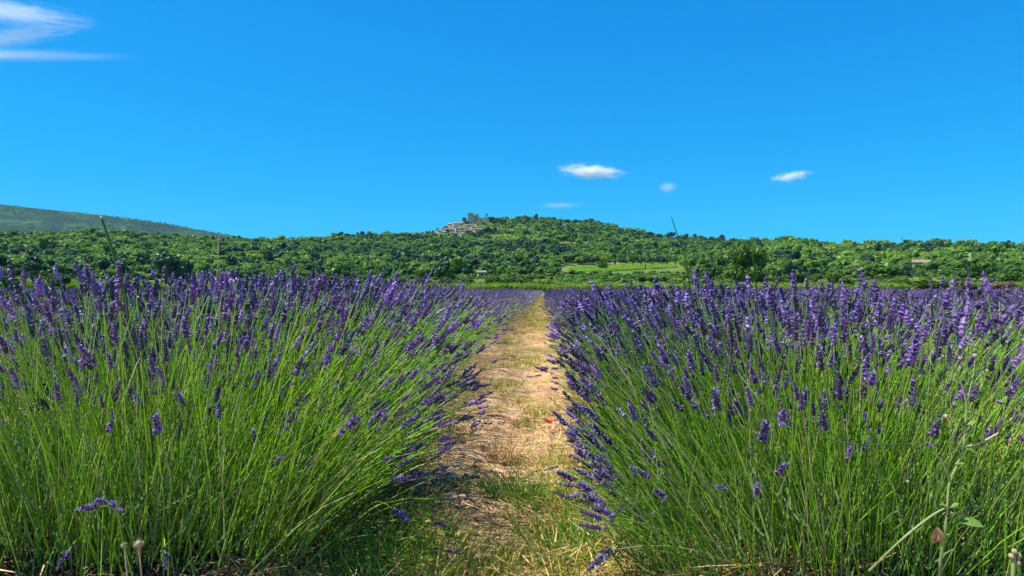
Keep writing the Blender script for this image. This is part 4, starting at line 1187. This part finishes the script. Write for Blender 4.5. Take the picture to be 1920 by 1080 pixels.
# ------------------------------------------------------------------ stalks and weeds that rise out of the lavender
def curve_pts(pl, n=14):
    pl = np.array([tuple(p) for p in pl]); m_ = len(pl)
    s = np.linspace(0, m_ - 1, n); out = []
    for v in s:
        i = min(int(v), m_ - 2); f = v - i
        p0, p1, p2, p3 = pl[max(i - 1, 0)], pl[i], pl[i + 1], pl[min(i + 2, m_ - 1)]
        out.append(.5 * (2 * p1 + (p2 - p0) * f + (2 * p0 - 5 * p1 + 4 * p2 - p3) * f * f + (3 * p1 - p0 - 3 * p2 + p3) * f ** 3))
    return np.array(out)
def root_down(pl, depth_back=0.06):
    """carry a stalk from its lowest visible point on to the ground"""
    p = pl[-1]; g = float(field_z(np.array([p.x]), np.array([p.y]))[0])
    return pl + [Vector((p.x + .03, p.y + depth_back, max(g, p.z * .5))), Vector((p.x + .05, p.y + depth_back * 1.4, g - .01))]
def stalk(name, label, pl, r0, r1, mat, cat='grass stalk', extra=None):
    pl = root_down([at(*p) for p in pl]); base = pl[-1]
    o = empty(name, base); tag(o, label, cat)
    c = curve_pts([p - base for p in pl], 22); mb = MB()
    tubes(mb, c[None], np.linspace(r0, r1, len(c))[None], 6); link('stalk', mb.mesh('stalk', [M[mat]]), o)
    return o, base
def ball(mb, c, r, mat=0, sq=1.0):
    lat, lon = 6, 8
    th = np.linspace(0.02, np.pi - .02, lat + 1)[:, None]; ph = (np.arange(lon) * 2 * np.pi / lon)[None]
    dd = np.stack([np.sin(th) * np.cos(ph), np.sin(th) * np.sin(ph), np.cos(th) * sq + 0 * ph], -1).reshape(-1, 3)
    i = np.arange(lat)[:, None] * lon + np.arange(lon)[None]; j = np.arange(lat)[:, None] * lon + (np.arange(lon)[None] + 1) % lon
    mb.add(np.array(c) + dd * r * rng.uniform(.85, 1.1, (len(dd), 1)), np.stack([i, i + lon, j + lon, j], -1).reshape(-1, 4), mat, True)
o, b0 = stalk('grass_stalk', 'thick dark green leaning grass stalk against the mountain', [(190, 410, 1.75), (206, 455, 1.75), (220, 505, 1.76), (236, 560, 1.78), (243, 610, 1.8)], .0032, .0040, 'stalk')
mb = MB(); ball(mb, at(190, 409, 1.75) - b0, .0032, 0, 1.6); link('tip', mb.mesh('tip', [M['drystalk']]), o)
stalk('grass_stalk', 'long thin leaning grass stalk crossing the right hill skyline', [(1259, 408, 2.1), (1270, 440, 2.1), (1283, 480, 2.12), (1292, 530, 2.15), (1300, 600, 2.2)], .0014, .0026, 'stalk')
stalk('grass_stalk', 'upright green grass stalk in front of the large tree', [(1407, 444, 2.0), (1411, 475, 2.0), (1416, 520, 2.02), (1420, 570, 2.05)], .0016, .0030, 'stalk')
stalk('grass_stalk', 'short hair thin stalk tip above the right wood', [(1690, 443, 2.3), (1697, 462, 2.3), (1706, 500, 2.3), (1714, 560, 2.3)], .0008, .0014, 'stalk')
stalk('grass_stalk', 'faint thin stalk between the crop field and the farmhouse', [(1311, 485, 2.6), (1313, 530, 2.6), (1317, 580, 2.6)], .0007, .0012, 'stalk')
o, b0 = stalk('dry_stalk', 'pale dry weed stalk with a tufted head left of the path', [(409, 446, 2.0), (409, 480, 2.0), (407, 520, 2.02), (406, 570, 2.04)], .0012, .0018, 'drystalk', 'weed stalk')
mb = MB(); tubes(mb, curve_pts([at(409, 480, 2.0) - b0, at(401, 479, 2.0) - b0, at(393, 480, 2.0) - b0], 6)[None], np.full((1, 6), .0008), 4); link('twig', mb.mesh('twig', [M['drystalk']]), o)
mb = MB(); 
for q in range(9): ball(mb, at(411 + rng.normal(0, 3), 449 + rng.normal(0, 5), 2.0) - b0, .0026, 0, 1.6)
link('flower_head', mb.mesh('flower_head', [M['bud']]), o)
o, b0 = stalk('dry_stalk', 'small faint pale stalk left of the tufted dry stalk', [(371, 470, 2.3), (371, 500, 2.3), (372, 560, 2.3)], .0008, .0012, 'drystalk', 'weed stalk')
mb = MB(); ball(mb, at(371, 472, 2.3) - b0, .004, 0, 2.2); link('flower_head', mb.mesh('flower_head', [M['bud']]), o)
stalk('fallen_stem', 'long green stem bent in an arc across the right lavender', [(1385, 700, 1.5), (1425, 750, 1.44), (1480, 790, 1.42), (1545, 820, 1.42), (1610, 834, 1.42), (1672, 834, 1.45), (1715, 850, 1.52)], .0016, .0020, 'stalk', 'stem')

# tall weed with buds and a withered leaf in front of the right lavender
D = 1.40
wb = at(1752, 1120, D + .05); wb.z = float(field_z(np.array([wb.x]), np.array([wb.y]))[0])
weed = empty('flowering_weed', wb); tag(weed, 'tall branching pale weed with round buds and one withered leaf before the right lavender', 'weed')
def wp(px, py, d=D): return at(px, py, d) - wb
def limb(name, pts_, r0, r1, mat='pale_stalk', n=12):
    mb = MB(); tubes(mb, curve_pts([wp(*p) for p in pts_], n)[None], np.linspace(r0, r1, n)[None], 6); return link(name, mb.mesh(name, [M[mat]]), weed)
limb('stem', [(1752, 1150, D + .05), (1762, 1060, D + .02), (1772, 990), (1776, 950), (1780, 905), (1796, 870), (1806, 838)], .0029, .0020)
limb('branch', [(1630, 1070, D + .06), (1690, 1012), (1745, 968), (1778, 950)], .0026, .0019)
limb('branch', [(1782, 905), (1772, 878), (1760, 858), (1746, 846)], .0024, .0012)
limb('branch', [(1806, 838), (1838, 830), (1866, 815), (1872, 812)], .0022, .0014, 'drystalk')
limb('branch', [(1806, 838), (1808, 806), (1795, 790), (1776, 782)], .0022, .0013)
limb('branch', [(1808, 806), (1812, 760), (1800, 712), (1790, 690), (1782, 678)], .0020, .0012)
limb('branch', [(1812, 760), (1822, 715), (1827, 690), (1828, 670)], .0016, .0009)
limb('branch', [(1818, 730), (1836, 705), (1848, 697)], .0014, .0009)
for px_, py_, r_ in ((1774, 781, .0085), (1828, 667, .008), (1800, 672, .0065), (1850, 696, .007), (1843, 698, .006), (1702, 903, .005), (1798, 966, .009), (1782, 962, .007)):
    mb = MB(); ball(mb, wp(px_, py_), r_ * .68, 0, .9); link('bud', mb.mesh('bud', [M['bud']]), weed)
R3 = np.array([math.cos(YAW), math.sin(YAW), 0]); F3 = np.array([math.sin(YAW), -math.cos(YAW), 0])
for (px_, py_), dx, dz, L_, w_ in (((1795, 978), 1, -.05, .050, .015), ((1806, 838), .7, -.35, .03, .006), ((1778, 952), -.8, .4, .025, .006), ((1778, 952), .7, .5, .022, .006), ((1780, 905), -.4, .9, .03, .007), ((1808, 800), .8, .6, .025, .008), ((1790, 870), .8, .2, .022, .006)):
    mb = MB(); leaf_blade(mb, tuple(wp(px_, py_)), R3 * dx + np.array([0, 0, dz]) + F3 * .25, F3 * .5 + np.array([0, 0, 1.0]), L_, w_); link('leaf', mb.mesh('leaf', [M['weedleaf']]), weed)
mb = MB(); leaf_blade(mb, tuple(wp(1757, 988)), R3 * -.1 + np.array([0, 0, -1.0]), F3, .036, .014, 0, .35); leaf_blade(mb, tuple(wp(1753, 990)), R3 * .25 + np.array([0, 0, -1.0]), F3 * .6 + R3, .030, .010, 0, .5)
wl_ = link('withered_leaf', mb.mesh('withered_leaf', [M['withered']]), weed); wl_['label'] = 'curled brown withered leaf'
# pale bud cluster at the lower right and dry flower heads at the lower left
cb = at(1905, 1120, 1.4); cb.z = float(field_z(np.array([cb.x]), np.array([cb.y]))[0])
o = empty('budding_weed', cb); tag(o, 'short pale weed with a cluster of round buds at the lower right', 'weed')
mb = MB(); tubes(mb, curve_pts([at(1900, 1120, 1.4) - cb, at(1899, 1080, 1.4) - cb, at(1901, 1045, 1.4) - cb], 8)[None], np.full((1, 8), .004), 6); link('stem', mb.mesh('stem', [M['pale_stalk']]), o)
for px_, py_ in ((1902, 1034), (1910, 1042), (1896, 1043), (1908, 1056)):
    mb = MB(); ball(mb, at(px_, py_, 1.4) - cb, .0062); link('bud', mb.mesh('bud', [M['bud']]), o)
for px_, py_, r_, lb_ in ((260, 1020, .0095, 'round dry woolly flower head at the foot of the left lavender'), (233, 1022, .0065, 'smaller pale dry flower head left of the woolly one')):
    c = at(px_, py_, 1.5); g = float(field_z(np.array([c.x]), np.array([c.y]))[0]); o = empty('dry_flower', (c.x, c.y, g)); tag(o, lb_, 'dry flower')
    mb = MB(); tubes(mb, np.array([[[0, .02, -.01], [.005, .01, (c.z - g) * .5], [0, 0, c.z - g]]]), np.full((1, 3), .0016), 5); link('stem', mb.mesh('stem', [M['drystalk']]), o)
    mb = MB(); ball(mb, (0, 0, c.z - g), r_, 0, .85)
    n_ = 120; d_ = unit(n_); blades(mb, np.array([0, 0, c.z - g]) + d_ * r_ * .8, d_, nrm(np.cross(d_, unit(n_))), np.full(n_, r_ * .5), np.full(n_, .0006)); link('flower_head', mb.mesh('flower_head', [M['bud']]), o)
# dark fallen twigs on the bare soil
for k, (a_, b_) in enumerate((((905, 960), (925, 985)), ((952, 1000), (978, 968)))):
    p, q = on_field(*a_), on_field(*b_)
    o = link('twig', None if False else (lambda mb: (tubes(mb, np.array([[tuple(p - p + Vector((0, 0, .006))), tuple((q - p) * .5 + Vector((0, .01, .018))), tuple(q - p + Vector((0, 0, .01)))]]), np.array([[.003, .0026, .0016]]), 5), mb.mesh('twig', [M['wood']]))[1])(MB()), None, None, p)
    tag(o, ('dark fallen twig on the bare soil patch, upper left one', 'longer fallen twig on the bare soil patch, lower right one')[k], 'twig')

# ------------------------------------------------------------------ clouds: bodies of thin vapour far beyond the hills
def cloud_mat(name, dens, thr, nscale, soft=1.6, detail=5, cut=0.0):
    m, n, l = mat_new(name)
    out = n.new('ShaderNodeOutputMaterial'); tc = n.new('ShaderNodeTexCoord')
    ln = n.new('ShaderNodeVectorMath'); ln.operation = 'LENGTH'; l.new(tc.outputs['Object'], ln.inputs[0])
    fa = n.new('ShaderNodeMapRange'); fa.inputs[1].default_value = 1.0; fa.inputs[2].default_value = 0.15; l.new(ln.outputs['Value'], fa.inputs[0])
    mp = n.new('ShaderNodeMapping'); mp.inputs['Scale'].default_value = nscale; l.new(tc.outputs['Object'], mp.inputs[0])
    nz = n.new('ShaderNodeTexNoise'); nz.inputs['Scale'].default_value = 1; nz.inputs['Detail'].default_value = detail; nz.inputs['Roughness'].default_value = .55; nz.inputs['Distortion'].default_value = .4
    l.new(mp.outputs[0], nz.inputs['Vector'])
    a = n.new('ShaderNodeMath'); a.operation = 'MULTIPLY_ADD'; a.inputs[1].default_value = soft; a.inputs[2].default_value = -thr
    l.new(nz.outputs[0], a.inputs[0])
    b = n.new('ShaderNodeMath'); b.operation = 'ADD'; l.new(a.outputs[0], b.inputs[0]); l.new(fa.outputs[0], b.inputs[1])
    c = n.new('ShaderNodeMath'); c.operation = 'MULTIPLY'; c.use_clamp = True; c.inputs[1].default_value = 1.0; l.new(b.outputs[0], c.inputs[0])
    e = n.new('ShaderNodeMath'); e.operation = 'MULTIPLY'; l.new(c.outputs[0], e.inputs[0]); l.new(fa.outputs[0], e.inputs[1])
    d = n.new('ShaderNodeMath'); d.operation = 'MULTIPLY'; d.inputs[1].default_value = dens; l.new(e.outputs[0], d.inputs[0])
    v = n.new('ShaderNodeVolumePrincipled'); v.inputs['Color'].default_value = (.98, .98, .98, 1); v.inputs['Anisotropy'].default_value = .0
    l.new(d.outputs[0], v.inputs['Density']); l.new(v.outputs[0], out.inputs['Volume'])
    return m
def cloud(px, py, dist, wpx, hpx, label, mat, tilt=0.0, shape_=None):
    th = math.atan((px - 960) / F_PX)
    a = float(az_of(px)); p = (dist * math.sin(a), dist * math.cos(a), float(z_of(px, py, dist)))
    k = dist * math.cos(th) / F_PX
    mb = MB(); lat, lon = 10, 20
    t_ = np.linspace(0.03, np.pi - .03, lat + 1)[:, None]; ph = (np.arange(lon) * 2 * np.pi / lon)[None]
    dd = np.stack([np.sin(t_) * np.cos(ph), np.sin(t_) * np.sin(ph), np.cos(t_) + 0 * ph], -1).reshape(-1, 3)
    i = np.arange(lat)[:, None] * lon + np.arange(lon)[None]; j = np.arange(lat)[:, None] * lon + (np.arange(lon)[None] + 1) % lon
    mb.add(dd, np.stack([i, i + lon, j + lon, j], -1).reshape(-1, 4), 0, True)
    mb.add(np.zeros((0, 3)), np.array([list(range(lon))[::-1]]) - len(dd)); mb.add(np.zeros((0, 3)), np.array([[lat * lon + q for q in range(lon)]]) - len(dd))
    o = link('cloud', mb.mesh('cloud', [mat]), None, 'thing', p)
    o.rotation_euler = (0, tilt, YAW); o.scale = (wpx * k / 2, hpx * k * .8, hpx * k / 2)
    tag(o, label, 'cloud')
    return o
cloud(1108, 322, 9000, 150, 36, 'small white cloud above the hill, brightest of the sky', cloud_mat('cloud_white', .030, 1.85, (3.4, 2.5, 1.9), 3.3, 8), R(4))
cloud(1482, 331, 9500, 100, 26, 'small white cloud drawn out to the upper right', cloud_mat('cloud_streak', .022, 1.9, (3.8, 2.5, 1.7), 3.3, 8), R(-9))
cloud(1252, 351, 10000, 44, 26, 'faint little cloud between the two white clouds', cloud_mat('cloud_faint', .005, .75, (1.5, 1.5, 1.2), 1.5))
cloud(1050, 385, 12000, 110, 16, 'barely visible thin cloud just above the hill crest', cloud_mat('cloud_thin', .0035, .7, (2, 2, 1), 1.5))
cloud(-40, 103, 14000, 680, 30, 'long flat cloud streak at upper left, lowest of three', cloud_mat('cirrus_low', .0042, 1.22, (2.6, 1.2, 4.0), 2.4, 8), R(0.6))
cloud(20, 70, 14000, 330, 46, 'puffy cloud wisp at upper left, middle of three', cloud_mat('cirrus_mid', .0040, 1.88, (5, 2, 6.0), 3.4, 9), R(-9))
cloud(10, 22, 14000, 400, 60, 'cloud wisp at the top left corner of the sky, highest of three', cloud_mat('cirrus_top', .0040, 1.86, (4.5, 2, 7.0), 3.4, 9), R(7))

# ------------------------------------------------------------------ the air
m, n, l = mat_new('haze_air')
ho = n.new('ShaderNodeOutputMaterial'); hv = n.new('ShaderNodeVolumePrincipled')
hv.inputs['Color'].default_value = (.32, .68, .95, 1); hv.inputs['Density'].default_value = 3.0e-5; hv.inputs['Anisotropy'].default_value = .1
l.new(hv.outputs[0], ho.inputs['Volume'])
mb = MB(); box(mb, (-6700, -6700, -40), (6700, 6700, 720))
HAZE = True
if HAZE:
    hz_ = link('haze', mb.mesh('haze', [m]), None, 'stuff'); tag(hz_, 'thin blue summer haze filling the valley air', 'haze')


# ------------------------------------------------------------------ labels: like trees of the plain are told apart by their order from left to right
def words(n):
    ones = ['', 'first', 'second', 'third', 'fourth', 'fifth', 'sixth', 'seventh', 'eighth', 'ninth', 'tenth', 'eleventh', 'twelfth', 'thirteenth', 'fourteenth', 'fifteenth', 'sixteenth', 'seventeenth', 'eighteenth', 'nineteenth', 'twentieth']
    if n <= 20: return ones[n]
    tens = {2: 'twenty', 3: 'thirty', 4: 'forty', 5: 'fifty', 6: 'sixty'}
    return tens[n // 10] + ' ' + ones[n % 10] if n % 10 else {3: 'thirtieth', 4: 'fortieth', 5: 'fiftieth'}[n // 10]
same = {}
for o in C.objects:
    if o.get('category') in ('tree', 'bush', 'pine') and o.get('group', '').find('on the plain') >= 0: same.setdefault(o['label'], []).append(o)
for lab, os_ in same.items():
    if len(os_) < 2: continue
    os_.sort(key=lambda o: math.atan2(o.location.x, o.location.y))
    for k, o in enumerate(os_): o['label'] = lab.replace(' on the plain ', ', %s from left on the plain ' % words(k + 1))
